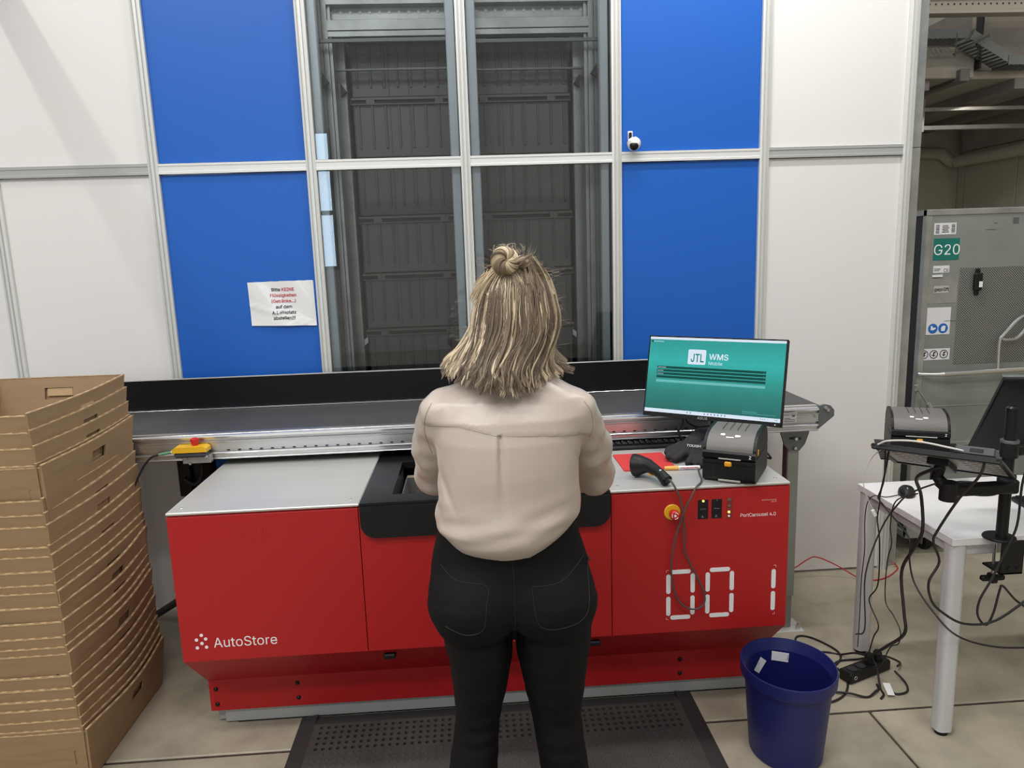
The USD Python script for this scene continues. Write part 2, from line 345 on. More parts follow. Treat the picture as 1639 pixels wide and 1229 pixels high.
def make_bin(loc, label):
    t = Thing('storage_bin', label, 'storage bin', loc, group='grey storage bins stacked behind the glass')
    h = BW / 2
    outer = cbox(-h + .008, h - .008, 0.012, .40, 0.004, BP - .002, .004)
    t.l('body', outer, bin_grey)
    rim = cat(cbox(-h, h, -.004, .41, BP - .012, BP, .002), cbox(-h, h, -.004, .02, BP - .034, BP - .028, .001))
    for a, b in ((-h, -h + .002), (-h + .075, -h + .115), (h - .115, h - .075), (h - .002, h)): rim = cat(rim, cbox(a, b, -.004, .014, BP - .03, BP - .01, .0005))
    t.l('rim', rim, bin_grey)
    t.l('rim_recess', cbox(-h + .004, h - .004, .006, .012, BP - .029, BP - .011, .0005), bin_slot)
    for k in range(8):
        x = -h + .035 + k * .0655
        t.l('rib', cbox(x - .0055, x + .0055, .003, .014, .045, BP - .034, .003), bin_grey)
    for x in (-h + .012, h - .012, -.075, .02): t.l('seam_rib', cbox(x - .002, x + .002, .006, .014, .004, BP - .034, .001), bin_grey)
    return t
rows = [2.486 - BP + BP * k for k in range(1, -7, -1)]
names_row = ['topmost', 'second', 'third', 'fourth', 'fifth', 'sixth', 'seventh', 'eighth']
proto_bin = None
for c, x in ((0, -.272), (1, .284)):
    for i, z in enumerate(rows):
        lab = f'grey ribbed storage bin in the {"left" if c == 0 else "right"} column behind the glass, {names_row[i]} from the top'
        if proto_bin is None: proto_bin = make_bin((x, 3.80, z), lab)
        else: dup(proto_bin, (x, 3.80, z), label=lab)

# ------------------------------------------------------------------ hall behind the wall's right end and around the camera
XR, YB = 4.2, 6.19
st = Thing('wall_right', None, None, kind='structure')
y = -6.5
while y < YB:
    st.w('panel', cbox(XR, XR + .08, y + .004, min(y + .60, YB) - .004, 0, 2.62, .003), cream); y += .60
st.w('backing', cbox(XR + .01, XR + .1, -6.5, YB, 0, 2.6, .002), cream)
st.w('concrete_beam', cbox(XR - .06, XR + .4, -6.5, YB - .12, 2.42, 2.86, .006), raw_concrete)
single('wall_rear', cbox(2.0, XR + .1, YB, YB + .1, 0, 4.6, .003), cream, None, None, kind='structure')
single('wall_front', cbox(-5, 6, -6.6, -6.5, 0, 5.2, .003), white_panel, None, None, kind='structure')
for i, (a, b, z0, z1) in enumerate(((-3.02, -2.72, 1.6, 3.9), (-2.66, -2.36, 1.6, 3.9))):
    t = Thing(f'window_{i + 1}', None, None, kind='structure')
    t.w('pane', cbox(a, b, -6.495, -6.485, z0, z1, .001), daylight)
    t.w('frame', cat(cbox(a - .05, b + .05, -6.49, -6.46, z0 - .05, z0, .003), cbox(a - .05, b + .05, -6.49, -6.46, z1, z1 + .05, .003), cbox(a - .05, a, -6.49, -6.46, z0, z1, .003), cbox(b, b + .05, -6.49, -6.46, z0, z1, .003), cbox(a, b, -6.49, -6.46, 2.5, 2.58, .003)), zinc_dark)
# ------------------------------------------------------------------ the red picking port
XL, XRM, YF, ZF, ZT = -1.028, 1.080, 2.36, 0.371, 0.894
pt = Thing('picking_port', 'red port cabinet with grey top plates, black centre cover and white digits 001', 'machine', (0.03, 2.95, 0))
S1, S2 = -0.400, 0.455
def front_panel(x0, x1, lab=None):
    prof = [(YF, ZF), (YF, ZT - .006), (YF + .006, ZT), (YF + .03, ZT), (YF + .03, ZF + .002)]
    return pt.w('front_panel', ext(prof[::-1], 'x', x0, x1), red_paint, label=lab)
fpl = front_panel(XL, S1 - .0015); fpc = front_panel(S1 + .0015, S2 - .0015); fpr = front_panel(S2 + .0015, XRM)
pt.w('body', ext([(YF + .012, ZF), (YF + .012, ZT - .01), (3.33, ZT - .01), (3.33, .07), (2.56, .07), (2.56, .19)], 'x', XL + .004, S1 + .05), red_paint)
pt.w('body', ext([(YF + .012, ZF), (YF + .012, ZT - .01), (3.33, ZT - .01), (3.33, .07), (2.56, .07), (2.56, .19)], 'x', S2 - .05, XRM - .004), red_paint)
pt.w('body', ext([(YF + .012, ZF), (YF + .012, .74), (3.33, .74), (3.33, .07), (2.56, .07), (2.56, .19)], 'x', S1 + .05, S2 - .05), red_paint)
sk = [(YF + .001, ZF - .0005), (2.545, .186), (2.545, .062), (2.575, .062), (2.575, .19), (YF + .03, ZF)]
pt.w('skirt', ext(sk, 'x', XL, XRM), red_paint)
pt.w('plinth', cbox(-.985, 1.06, 2.558, 3.30, 0.004, .075, .003), grey_plinth); pt.w('plinth', cbox(-1.015, -.985, 2.575, 3.30, 0.004, .07, .003), grey_plinth)
pt.w('foot', cbox(-.94, 1.02, 2.5585, 2.7, 0, .006, .001), black_matte)
for x, z in ((-1.003, .15), (-1.003, .089), (-.703, .155), (-.703, .095), (.753, .151), (.753, .093), (1.05, .151)):
    pt.w('bolt', lathe([(0, .006), (.004, .006), (.0075, .003), (.0085, 0)], (x, 2.545, z), 'y', 14), black_gloss)
for x in (-.331, .395): pt.w('latch', cbox(x - .021, x + .021, 2.372, 2.42, .326, .345, .004), black_plastic)
def plate(x0, x1):
    p = pt.w('top_plate', cbox(x0, x1, YF - .004, 3.33, ZT + .002, ZT + .0125, .003), top_plate)
    for x in (x0 + .035, x1 - .035): pt.w('screw', lathe([(0, .0015), (.005, .0015), (.0065, 0)], (x, YF + .045, ZT + .0125), 'z', 12), steel_bright, under=p)
plate(XL - .001, S1 + .004); plate(S2 - .004, XRM)
# black centre cover: a frame round the opening and a flap with rounded lower corners
X0, X1, OX0, OX1, OY0, OY1 = S1 + .006, S2 - .004, -.292, .352, 2.437, 2.835
cover = Polygon([(X0, YF - .004), (X1, YF - .004), (X1, 3.33), (X0, 3.33)], [[(OX0, OY0), (OX1, OY0), (OX1, OY1), (OX0, OY1)]])
cv = pt.w('centre_cover', ext(cover, 'z', ZT - .012, ZT + .013), black_gloss)
flap = rrect(X0, X1, .786, .98, .052, 8).intersection(sbox(X0, .7, X1, ZT + .002))
pt.w('cover_flap', ext(flap, 'y', YF - .013, YF - .001), black_plastic)
pt.w('well_wall', cat(cbox(OX0 - .02, OX0, OY0, OY1 + .3, .745, ZT - .012, .001), cbox(OX1, OX1 + .02, OY0, OY1 + .3, .745, ZT - .012, .001), cbox(OX0, OX1, OY0 - .02, OY0, .745, ZT - .012, .001), cbox(OX0, OX1, OY1 + .3, OY1 + .32, .745, ZT - .012, .001)), black_matte)
for n, lab, zb in (('picking_bin', 'dark brown picking bin sunk in the opening of the black cover', .748),):
    t = Thing(n, lab, 'storage bin', ((OX0 + OX1) / 2, 2.64, zb))
    brown = mat('brown_bin_base', (0.07, 0.05, 0.042), 0.5)
    hw, hd = (OX1 - OX0) / 2 - .012, .185
    t.l('base', cbox(-hw, hw, -hd, hd, 0, .012, .003), brown)
    t.l('wall', cat(cbox(-hw, hw, -hd, -hd + .006, .012, .10, .002), cbox(-hw, hw, hd - .006, hd, .012, .10, .002), cbox(-hw, -hw + .006, -hd, hd, .012, .10, .002), cbox(hw - .006, hw, -hd, hd, .012, .10, .002)), bin_grey)
    t.l('ledge', cbox(-hw, hw, hd + .012, hd + .035, .075, .098, .004), mat('pale_ledge', (0.45, 0.36, 0.24), .4))
# controls on the right front panel
pt.w('emergency_plate', lathe([(0, .004), (.026, .004), (.0285, .002), (.0285, 0)], (.667, YF, .818), 'y', 32), yellow, under=None, label='round yellow plate of the emergency stop')
eb = pt.w('emergency_button', lathe([(0, .040), (.012, .0395), (.0165, .036), (.0172, .024), (.013, .018), (.011, .004)], (.667, YF, .818), 'y', 28), signal_red)
pt.w('button_ring', cat(*[ext(affinity.translate(Point(0, 0).buffer(.0125).difference(Point(0, 0).buffer(.0098)).intersection(Polygon([(0, 0), (.03 * math.cos(a), .03 * math.sin(a)), (.03 * math.cos(a + .6), .03 * math.sin(a + .6)), (.03 * math.cos(a + 1.2), .03 * math.sin(a + 1.2))])), .667, .818), 'y', YF - .0402, YF - .038) for a in (.4, 2.5, 4.6)]), white_print, under=eb)
pt.w('button_centre', lathe([(0, .0408), (.0045, .0405), (.005, .0385)], (.667, YF, .818), 'y', 16), white_print, under=eb)
lamp_on = emission_material('amber_lamp', (1.0, 0.78, 0.12), 3.0)
for i, x in enumerate((.757, .805)):
    p = pt.w('key_panel', cbox(x, x + .036, YF - .0015, YF + .004, .787, .856, .0008), black_gloss)
    pt.w('key', cbox(x + .009, x + .028, YF - .0028, YF, .804, .821, .001), black_plastic, under=p)
    pt.w('key_symbol', cat(lathe([(.0024, .0022), (.0036, .0022), (.0036, .001), (.0024, .001)], (x + .016, YF, .795), 'y', 10), cbox(x + .0155, x + .0165, YF - .0022, YF, .795, .8, .0001), cbox(x + .008, x + .028, YF - .002, YF, .8225, .8235, .0001)), mat('dim_print_%d' % i, (.3, .3, .3), .5), under=p)
    if i == 0: pt.w('lamp', lathe([(0, .0035), (.0036, .0028), (.0042, 0)], (x + .018, YF - .001, .852), 'y', 12), lamp_on, under=p)
    else: pt.w('lamp', lathe([(0, .0025), (.002, .002), (.0025, 0)], (x + .018, YF - .001, .852), 'y', 12), zinc_dark, under=p)
p = pt.w('lamp_column', cbox(.859, .877, YF - .0012, YF + .004, .785, .857, .0006), mat('dark_red_inlay', (.20, .02, .02), .4))
for z in (.851, .830): pt.w('lamp', cbox(.8605, .872, YF - .003, YF, z - .004, z + .004, .001), mat('off_lamp_%d' % int(z * 1000), (.12, .10, .06), .4), under=p)
pt.w('lamp', lathe([(0, .0035), (.004, .0028), (.0046, 0)], (.866, YF - .001, .808), 'y', 12), lamp_on, under=p, label='lit amber lamp')
pt.w('lamp', lathe([(0, .003), (.0036, .0024), (.004, 0)], (.866, YF - .001, .793), 'y', 12), white_print, under=p)
pt.w('lettering', text_y('PortCarousel 4.0', 1.033, YF, .7865, .0125, 'r', squeeze=.93), white_print)
pt.w('lettering', text_y('Operational manual', 1.034, YF, .842, .0042, 'r'), grey_print)
pt.w('lettering', text_y('see QR', 1.034, YF, .8352, .0042, 'r'), grey_print)
# seven segment digits
def seg(x, z, w, h): pt.w('digit_segment', ext(affinity.translate(rrect(-w / 2, w / 2, -h / 2, h / 2, min(w, h) / 2 - .0004, 5), x, z), 'y', YF - .0012, YF + .002), white_print)
for x in (.655, .795):
    for dx in (0, .0865):
        for z in (.553, .470): seg(x + dx, z, .0155, .072)
    for z in (.5975, .4265): seg(x + .0432, z, .072, .0155)
for z in (.551, .468): seg(1.0315, z, .0155, .072)
def tick(x, z, sx, sz): pt.w('corner_mark', cat(cbox(min(x, x + sx * .008), max(x, x + sx * .008), YF - .001, YF, z - .0008, z + .0008, .0002), cbox(x - .0008, x + .0008, YF - .001, YF, min(z, z + sz * .008), max(z, z + sz * .008), .0002)), grey_print)
tick(.648, .6045, 1, -1); tick(.648, .4195, 1, 1); tick(1.039, .602, -1, -1); tick(1.039, .4175, -1, 1)
pt.w('lettering', text_y('AutoStore', -.921, YF, .4195, .0345, 'l', squeeze=.97), white_print)
for x, z in ((-.958, .467), (-.976, .4505), (-.945, .4525), (-.959, .437), (-.976, .4215), (-.945, .4225)): pt.w('logo_dot', lathe([(0, .001), (.0058, .001), (.006, 0)], (x, YF, z), 'y', 16), white_print)
for x in (-.826, -.795, -.785, -.762, -.742, -.722, -.712): pt.w('sticker_trace', cbox(x, x + .003, YF - .0006, YF + .001, .79 + RNG.uniform(0, .012), .853 + RNG.uniform(-.01, .006), .0002), red_faint)
pt.w('sticker_trace', ext(affinity.translate(Point(0, 0).buffer(.0095).difference(Point(0, 0).buffer(.0075)), -.629, .816), 'y', YF - .0006, YF + .001), red_faint)

# ------------------------------------------------------------------ belt conveyor behind it
CV = 2.87; ZB = 1.0385
belt = mat('grey_belt', (0.055, 0.054, 0.054), 0.55, var=.10, vscale=2.2, stretch=(.25, 3, 1), bump=.05, bscale=700)
cvr = Thing('belt_conveyor', 'long belt conveyor with aluminium side rails behind the red port', 'conveyor', (-.2, 3.13, 0))
cvr.prim.GetAttribute('xformOp:translate').Set(Gf.Vec3d(-.175, 3.175, -.003))
CX0, CX1 = -2.15, 1.421
rp = [(CV + .04, .937), (CV, .937), (CV - .003, .941), (CV, .9445), (CV + .004, .947), (CV + .004, .956), (CV - .003, .959), (CV - .004, .963), (CV, .967), (CV + .009, .9685), (CV + .009, .9755), (CV - .001, .978), (CV - .001, 1.0065), (CV - .004, 1.009), (CV - .004, 1.013), (CV + .008, 1.0155), (CV + .008, 1.0225),
      (CV - .002, 1.0255), (CV - .004, 1.031), (CV - .002, 1.036), (CV + .012, 1.040), (CV + .012, 1.0435), (CV + .04, 1.0435)]
cvr.w('side_rail', ext(rp, 'x', CX0, CX1), mat('polished_rail', (.66, .66, .665), .27, .9, var=.08, vscale=5, stretch=(.35, 6, 12)))
for k in range(44): cvr.w('slot_hole', cbox(-1.02 + k * .0437 - .006, -1.02 + k * .0437 + .006, CV + .0075, CV + .0095, .9698, .9742, .0008), bin_slot)
cvr.w('side_rail', cbox(CX0, CX1, 3.40, 3.44, .937, 1.043, .004), alu)
cvr.w('belt', ext(Polygon([(CX0, 1.03), (1.44, 1.03), (1.456, 1.018), (1.456, .985), (1.44, .972), (CX0, .972)]).buffer(.0085), 'y', CV + .02, 3.39), belt)
cvr.w('edge_strip', cbox(CX0, 1.40, 3.388, 3.402, 1.040, 1.046, .001), steel_bright)
gd = cvr.w('rear_guard', cbox(CX0, 1.38, 3.404, 3.412, 1.046, 1.186, .002), mat('black_guard_sheet', (.006, .0065, .0075), .42, spec=.25))
cvr.w('guard_edge', cbox(CX0, 1.38, 3.402, 3.414, 1.1855, 1.191, .001), mat('grey_edge', (.42, .41, .40), .45, .2), under=gd)
br = ext([(1.421, .945), (1.421, 1.043), (1.447, 1.049), (1.470, 1.044), (1.487, 1.024), (1.487, .999)], 'y', CV - .003, CV + .012)
eb2 = cvr.w('end_bracket', br, zinc_dark)
cvr.w('end_bracket', xf(br, move=(0, .53, 0)), zinc_dark)
for x, z, r in ((1.447, 1.036, .0085), (1.457, 1.026, .0085), (1.405, 1.003, .0075)): cvr.w('bolt', lathe([(0, .009), (r * .8, .009), (r, .006), (r, 0)], (x, CV - .003, z), 'y', 6), steel_bright, under=eb2)
cvr.w('roller', cyl((1.44, CV + .02, 1.0), (1.44, 3.39, 1.0), .03), zinc_dark)
pl = cvr.w('rating_plate', cbox(1.268, 1.326, CV - .0035, CV - .001, .978, 1.022, .0004), mat('pale_label', (.55, .55, .57), .5))
cvr.w('label_print', cat(*[cbox(1.272, 1.272 + w, CV - .0042, CV - .003, z, z + .0022, .0001) for w, z in ((.05, 1.016), (.02, 1.009), (.026, .996), (.046, .990), (.048, .983))], cbox(1.305, 1.318, CV - .0042, CV - .003, 1.003, 1.012, .0001)), mat('label_ink', (.12, .12, .13), .6), under=pl)
for sx, xp in ((1, 1.348), (0, -1.72)):
    cvr.w('leg', cbox(xp - .026, xp + .026, 2.935, 2.987, .16, .90, .004), mat('leg_zinc_%d' % sx, (.33, .36, .32), .42, .35, var=.12, vscale=5, stretch=(1, 1, .3)))
    cvr.w('leg', cbox(xp - .020, xp + .020, 2.941, 2.981, .008, .17, .003), galv_dull)
    ft = cvr.w('foot_plate', cbox(xp - .065, xp + .065, 2.90, 3.02, 0, .008, .002), alu)
    cvr.w('anchor_bolt', lathe([(0, .03), (.006, .03), (.006, .014), (.011, .014), (.011, 0)], (xp + .045, 2.925, .008), 'z', 8), steel_bright, under=ft)
    g = Polygon([(xp - .064, .931), (xp + .064, .931), (xp + .062, .915), (xp + .045, .865), (xp + .022, .838), (xp - .022, .838), (xp - .045, .865), (xp - .062, .915)])
    hp = cvr.w('hanger_plate', ext(g, 'y', 2.925, 2.933), zinc_dark)
    cvr.w('hanger_flange', cbox(xp - .064, xp + .066, 2.895, 2.935, .930, .936, .001), alu, under=hp)
    for x, z in ((xp + .002, .893), (xp, .851)): cvr.w('bolt', lathe([(0, .012), (.007, .012), (.0105, .006), (.0105, 0)], (x, 2.925, z), 'y', 6), steel_bright, under=hp)
    for a, b, c, d in ((-.026, -.006, .889, .899), (.018, .028, .886, .897)): cvr.w('slot', cbox(xp + a, xp + b, 2.9243, 2.926, c, d, .002), bin_slot, under=hp)
    cvr.w('leg', cbox(xp - .026, xp + .026, 3.33, 3.382, .0, .935, .004), galv_dull)
cvr.w('drive_box', cat(cbox(-1.29, -1.235, 3.02, 3.12, .74, .90, .004), cbox(-1.275, -1.245, 3.0, 3.08, .60, .74, .004), cbox(-1.24, -1.16, 3.05, 3.12, .80, .93, .006)), black_plastic)
cvr.w('drive_cable', cat(tube([(-1.2, 3.03, .93), (-1.18, 3.0, .85), (-1.21, 3.0, .80), (-1.26, 3.02, .82)], .009, 8, 6), tube([(-1.27, 3.03, .62), (-1.28, 3.1, .4), (-1.33, 3.2, .15), (-1.3, 3.3, .02)], .012, 8, 6)), rubber_cable)
cvr.w('under_cover', cbox(CX0, 1.39, 2.93, 3.39, .938, .950, .002), black_matte)
cvr.w('brace', cyl((-1.10, 2.99, .42), (-1.62, 3.38, .03), .017, 8), black_matte)

# emergency stop box on the conveyor's rail
t = Thing('stop_box', 'yellow and black emergency stop box on the conveyor rail', 'switch', (-1.115, CV + .010, .952))
t.l('housing', cbox(-.072, .052, -.022, .026, .008, .029, .006), mat('grey_blue_plastic', (.05, .055, .065), .45))
t.l('cover', ext(Polygon([(-.076, .029), (.057, .029), (.057, .044), (.045, .052), (-.064, .052), (-.076, .044)]), 'y', -.025, .028), yellow)
t.l('button', lathe([(0, .082), (.008, .083), (.016, .079), (.0175, .072), (.0125, .056), (.010, .050)], (.006, .004, 0), 'z', 24), signal_red)
t.l('mount_plate', cbox(-.048, .062, .0, .030, -.022, .012, .002), galv)
for x, z in ((-.034, .003), (.045, .006), (-.018, -.02)): t.l('bolt', lathe([(0, .008), (.005, .008), (.008, .004), (.008, 0)], (x, .0, z), 'y', 6), steel_bright)
c = t.l('plug', tube([(-.074, 0, .028), (-.088, -.001, .029)], .006, 12), white_print); t.l('plug_sleeve', tube([(-.088, -.001, .029), (-.135, -.004, .022)], .0055, 12), mat('green_plug', (.12, .32, .17), .5), under=c)
t.l('cable', tube([(-.135, -.004, .022), (-.165, -.006, .013), (-.195, -.012, -.02), (-.225, -.03, -.08), (-.262, -.02, -.145), (-.30, .03, -.20)], .004, 8, 8), rubber_cable)
# ------------------------------------------------------------------ things on the port's top plate (z = ZP)
ZP = ZT + .0125
def R3(yaw, pitch):
    """columns right, up, towards-viewer of a screen turned by yaw and leaning back by pitch"""
    r = np.array([math.cos(yaw), math.sin(yaw), 0]); n = np.array([math.sin(yaw), -math.cos(yaw), 0]); u = np.array([0, 0, 1.0])
    return np.stack([r, u * math.cos(pitch) - n * math.sin(pitch), n * math.cos(pitch) + u * math.sin(pitch)], 1)
def onto(m, R, c): return trimesh.Trimesh(np.asarray(m.vertices) @ R.T + np.array(c), m.faces, process=False)
MC, MY, MP = (0.927, 2.732, 1.208), -0.626, 0.236
MR = R3(MY, MP); MW, MH = .54, .325
mon = Thing('monitor', 'black monitor showing a teal login screen, standing on the red port', 'monitor', (.985, 2.80, ZP))
def scr(u0, u1, v0, v1, d0, d1, c=.0008): return onto(cbox(u0, u1, v0, v1, d0, d1, c), MR, MC)
W2, H2 = MW / 2, MH / 2
mon.w('casing', cat(scr(-W2, W2, -H2, H2, -.022, -.002, .003), scr(-.17, .17, -.11, .09, -.05, -.02, .012)), black_plastic)
mon.w('bezel', cat(scr(-W2, W2, H2 - .005, H2, -.003, .002), scr(-W2, -W2 + .004, -H2, H2, -.003, .002), scr(W2 - .006, W2, -H2, H2, -.003, .002), scr(-W2, W2, -H2, -H2 + .017, -.003, .002)), black_plastic)
SX0, SX1, SY0, SY1 = -W2 + .004, W2 - .006, -H2 + .0175, H2 - .005
def teal():
    return usdkit.material(stage, '/World/Looks/teal_screen', {
        'tc': ('texture_coordinate', {}), 'n': ('noise_texture', {'scale': 14.0, 'detail': 3.0}), 'g': ('attribute', {'attribute': 'st'}), 's': ('separate_xyz', {}),
        'm': ('math', {'math_type': 'multiply_add', 'value2': 0.13}), 'r': ('rgb_ramp', {'ramp': [(0.0, (.030, .140, .125)), (0.35, (.042, .245, .215)), (0.75, (.05, .47, .43)), (1.0, (.045, .36, .33))]}),
        'e': ('emission', {'strength': 0.95})}, [('tc.object', 'n.vector'), ('g.vector', 's.vector'), ('n.fac', 'm.value1'), ('s.y', 'm.value3'), ('m.value', 'r.fac'), ('r.color', 'e.color')], surface='e.emission')
def screen_quad(u0, u1, v0, v1, d, m, name, under=None):
    v = np.array([(u0, v0, d), (u1, v0, d), (u1, v1, d), (u0, v1, d)]) @ MR.T + np.array(MC) - mon.loc
    parent = mon.path if under is None else str(under.GetPath())
    return usdkit.mesh(stage, f'{parent}/{numbered(parent, name)}', (v, np.array([[0, 1, 2], [0, 2, 3]])), m, False, uv=[(0, 0), (1, 0), (1, 1), (0, 1)]).GetPrim()
def px2uv(x, y): return SX0 + (SX1 - SX0) * x, SY1 - (SY1 - SY0) * y       # fractions across and down the picture on the screen
sq = screen_quad(SX0, SX1, SY0, SY1, -.0012, teal(), 'screen'); sq.SetCustomDataByKey('label', 'lit teal screen with a login form')
glow_white = emission_material('screen_white', (.78, .88, 1.0), .92); glow_dark = emission_material('screen_dark_green', (.012, .075, .062), 1.0)
glow_pale = emission_material('screen_pale_teal', (.16, .50, .50), 1.0); glow_ink = emission_material('screen_ink', (.05, .16, .30), 1.0); glow_teal = emission_material('screen_logo_teal', (.03, .23, .22), 1.0)
def bar(x0, x1, y0, y1, m, d=-.0008, name='screen_field'):
    a, b = px2uv(x0, y1); c, e = px2uv(x1, y0); return screen_quad(a, c, b, e, d, m, name, sq)
bar(0, 1, 0, .032, glow_white, name='title_bar'); bar(0, 1, .953, 1, glow_white, name='task_bar')
def stext(s, x, y, h, m, bold=False, d=-.0006, squeeze=1.0, name='screen_lettering'):
    g = meshkit.text_mesh(s, h, .0002, bold); v = np.array(g.vertices); v[:, 0] *= squeeze; a, b = px2uv(x, y)
    v = np.stack([v[:, 0] + a, v[:, 1] + b, v[:, 2] + d], 1) @ MR.T + np.array(MC)
    mon.w(name, trimesh.Trimesh(v, g.faces, process=False), m, False, under=sq)
a, b = px2uv(.305, .345); c, e = px2uv(.440, .150)
lg = onto(ext(rrect(a, c, b, e, .006), 'z', -.001, -.0007), MR, MC); mon.w('screen_logo', lg, glow_white, False, under=sq)
stext('JTL', .325, .310, .031, glow_teal, True, squeeze=.70); stext('WMS', .462, .272, .022, glow_white, True); stext('Mobile', .462, .340, .0125, glow_white)
for i, y in enumerate((.385, .427, .469, .511)): bar(.072, .878, y, y + .030, glow_dark)
bar(.072, .878, .565, .598, glow_pale, name='screen_button')
for s, y in (('WMS Mobile', .408), ('Benutzer', .450), ('Passwort', .492)): stext(s, .078, y, .0042, glow_white)
for y in (.392, .434, .476): bar(.862, .866, y + .010, y + .018, glow_white)
bar(.012, .024, .045, .068, glow_dark); stext('Anmeldung', .030, .066, .0055, glow_white)
stext('Windows aktivieren', .735, .905, .0042, glow_pale); stext('Wechseln Sie zu den Einstellungen, um Windows zu aktivieren.', .735, .925, .0034, glow_pale, squeeze=.9)
for x in (.33, .355, .46, .485, .51, .535, .56, .585, .61, .86, .875, .89, .91, .96, .972): bar(x, x + .009, .966, .985, glow_ink, name='task_icon')
stext('_  x', .955, .022, .004, glow_ink)
g = meshkit.text_mesh('ASUS', .0095, .0004, True); v = np.array(g.vertices); v[:, 0] *= 1.15; v = np.stack([v[:, 0] - .046, v[:, 1] - H2 + .0035, v[:, 2] + .002], 1) @ MR.T + np.array(MC)
mon.w('lettering', trimesh.Trimesh(v, g.faces, process=False), mat('dim_silver', (.35, .34, .33), .4, .5), False)
mon.w('power_lamp', onto(cbox(.245, .249, -H2 + .006, -H2 + .010, .0015, .003, .0005), MR, MC), white_print)
mon.w('stand_column', cbox(.953, 1.017, 2.80, 2.83, ZP + .01, 1.20, .006), black_plastic)
mon.w('stand_base', ext(rrect(.88, 1.09, 2.765, 2.865, .02), 'z', ZP, ZP + .012), black_plastic)
for pts in ([(.83, 2.775, 1.062), (.828, 2.785, 1.03), (.815, 2.80, .99), (.823, 2.80, .967), (.86, 2.81, .945), (.93, 2.83, .93)], [(.834, 2.775, 1.058), (.85, 2.79, 1.028), (.89, 2.79, 1.008), (.96, 2.785, 1.012)], [(1.03, 2.72, 1.03), (1.0, 2.77, .98), (.985, 2.79, .95)], [(1.09, 2.66, 1.04), (1.10, 2.72, .99), (1.11, 2.80, .94)]):
    mon.w('cable', tube(pts, .0045, 8, 8), rubber_cable)

# label printer
def make_printer(loc, rz, label, wide=.178, deep=.245):
    t = Thing('label_printer', label, 'label printer', loc, (0, 0, rz))
    h = wide / 2
    body_side = Polygon([(.006, .008), (0, .02), (.002, .078), (.008, .086), (deep - .01, .092), (deep, .08), (deep, .012), (deep - .01, .004), (.012, .004)])
    t.l('body', ext(body_side, 'x', -h, h), black_plastic)
    arc = [(-.002, .093)] + [(.004 + .10 * (1 - math.cos(a)), .108 + .064 * math.sin(a)) for a in np.linspace(0, PI2, 9)] + [(.17, .174)] + [(.175 + (deep - .178) * math.sin(a), .10 + .074 * math.cos(a)) for a in np.linspace(.15, PI2, 8)] + [(deep - .003, .093)]
    lid = ext(Polygon(arc).buffer(0), 'x', -h + .010, h - .010)
    t.l('lid', lid, grey_lid)
    cheek = ext(Polygon(arc).buffer(.0015), 'x', 0, .0105)
    t.l('lid_side', xf(cheek, move=(-h, 0, 0)), black_plastic); t.l('lid_side', xf(cheek, move=(h - .0105, 0, 0)), black_plastic)
    t.l('lid_lip', ext(Polygon([(-.004, .088), (-.004, .106), (.001, .112), (.012, .112), (.012, .088)]), 'x', -h, h), black_gloss)
    t.l('tear_bar', cbox(-h + .055, h - .048, -.0055, .004, .0845, .0895, .001), mat('pale_tear_bar', (.42, .41, .37), .5))
    t.l('front_ridge', ext(Polygon([(-.003, .070), (-.003, .078), (.004, .083), (.01, .07)]), 'x', -h + .006, h - .006), black_plastic)
    t.l('release_tab', cbox(-.014, .011, -.008, .004, .060, .078, .004), yellow_orange)
    t.l('exit_slot', cbox(-h + .055, h - .048, -.0022, .002, .006, .013, .001), mat('pale_slot_label', (.40, .39, .34), .5))
    for x in (-.052, .050): t.l('panel_seam', cbox(x - .0006, x + .0006, -.0012, .003, .016, .068, .0002), bin_slot)
    t.l('side_latch', cbox(h - .002, h + .003, .036, .048, .096, .118, .002), yellow_orange)
    for x in (-.038, -.0125, .013, .0385):
        t.l('lid_groove', tube([(x, .078, .1725), (x, .105, .1755), (x, .14, .1765), (x, .17, .1765)], .0009, 5), bin_slot)
    def on_lid(u, v): # point on the sloping front of the lid
        a = v; return np.array([u, .004 + .10 * (1 - math.cos(a)), .108 + .064 * math.sin(a)])
    def badge(u, v, w, l, m, name):
        p = on_lid(u, v); q = on_lid(u, v + .05); d = (q - p) / np.linalg.norm(q - p); n = np.cross([1, 0, 0], d); R = np.stack([[1, 0, 0], d, n], 1)
        t.l(name, onto(ext(rrect(-w / 2, w / 2, -l / 2, l / 2, min(w, l) * .35), 'z', .0002, .0012), R, p), m)
    badge(-.030, .95, .016, .011, white_print, 'status_symbol'); badge(.021, .90, .019, .011, white_print, 'feed_button'); badge(-.004, .80, .026, .0055, white_print, 'lid_badge')
    g = meshkit.text_mesh('Z', .010, .0006, True); v = np.array(g.vertices); t.l('lettering', trimesh.Trimesh(np.stack([v[:, 0] + h - .022, -.0042 - v[:, 2], v[:, 1] + .094], 1), g.faces, process=False), white_print)
    return t
PI2 = math.pi / 2
grey_lid = mat('warm_grey_lid', (.15, .14, .13), .5, bump=.08, bscale=600)
yellow_orange = mat('orange_tab', (.80, .36, .02), .4)
make_printer((.866, 2.372, ZP), -31.5, 'grey and black label printer on the red port, under the monitor')
single('printer_cable', cat(tube([(1.07, 2.60, ZP + .05), (1.10, 2.63, ZP + .035), (1.12, 2.62, ZP + .006), (1.10, 2.70, ZP + .004)], .004, 8, 6)), rubber_cable, 'short black cable behind the label printer on the red port', 'cable')

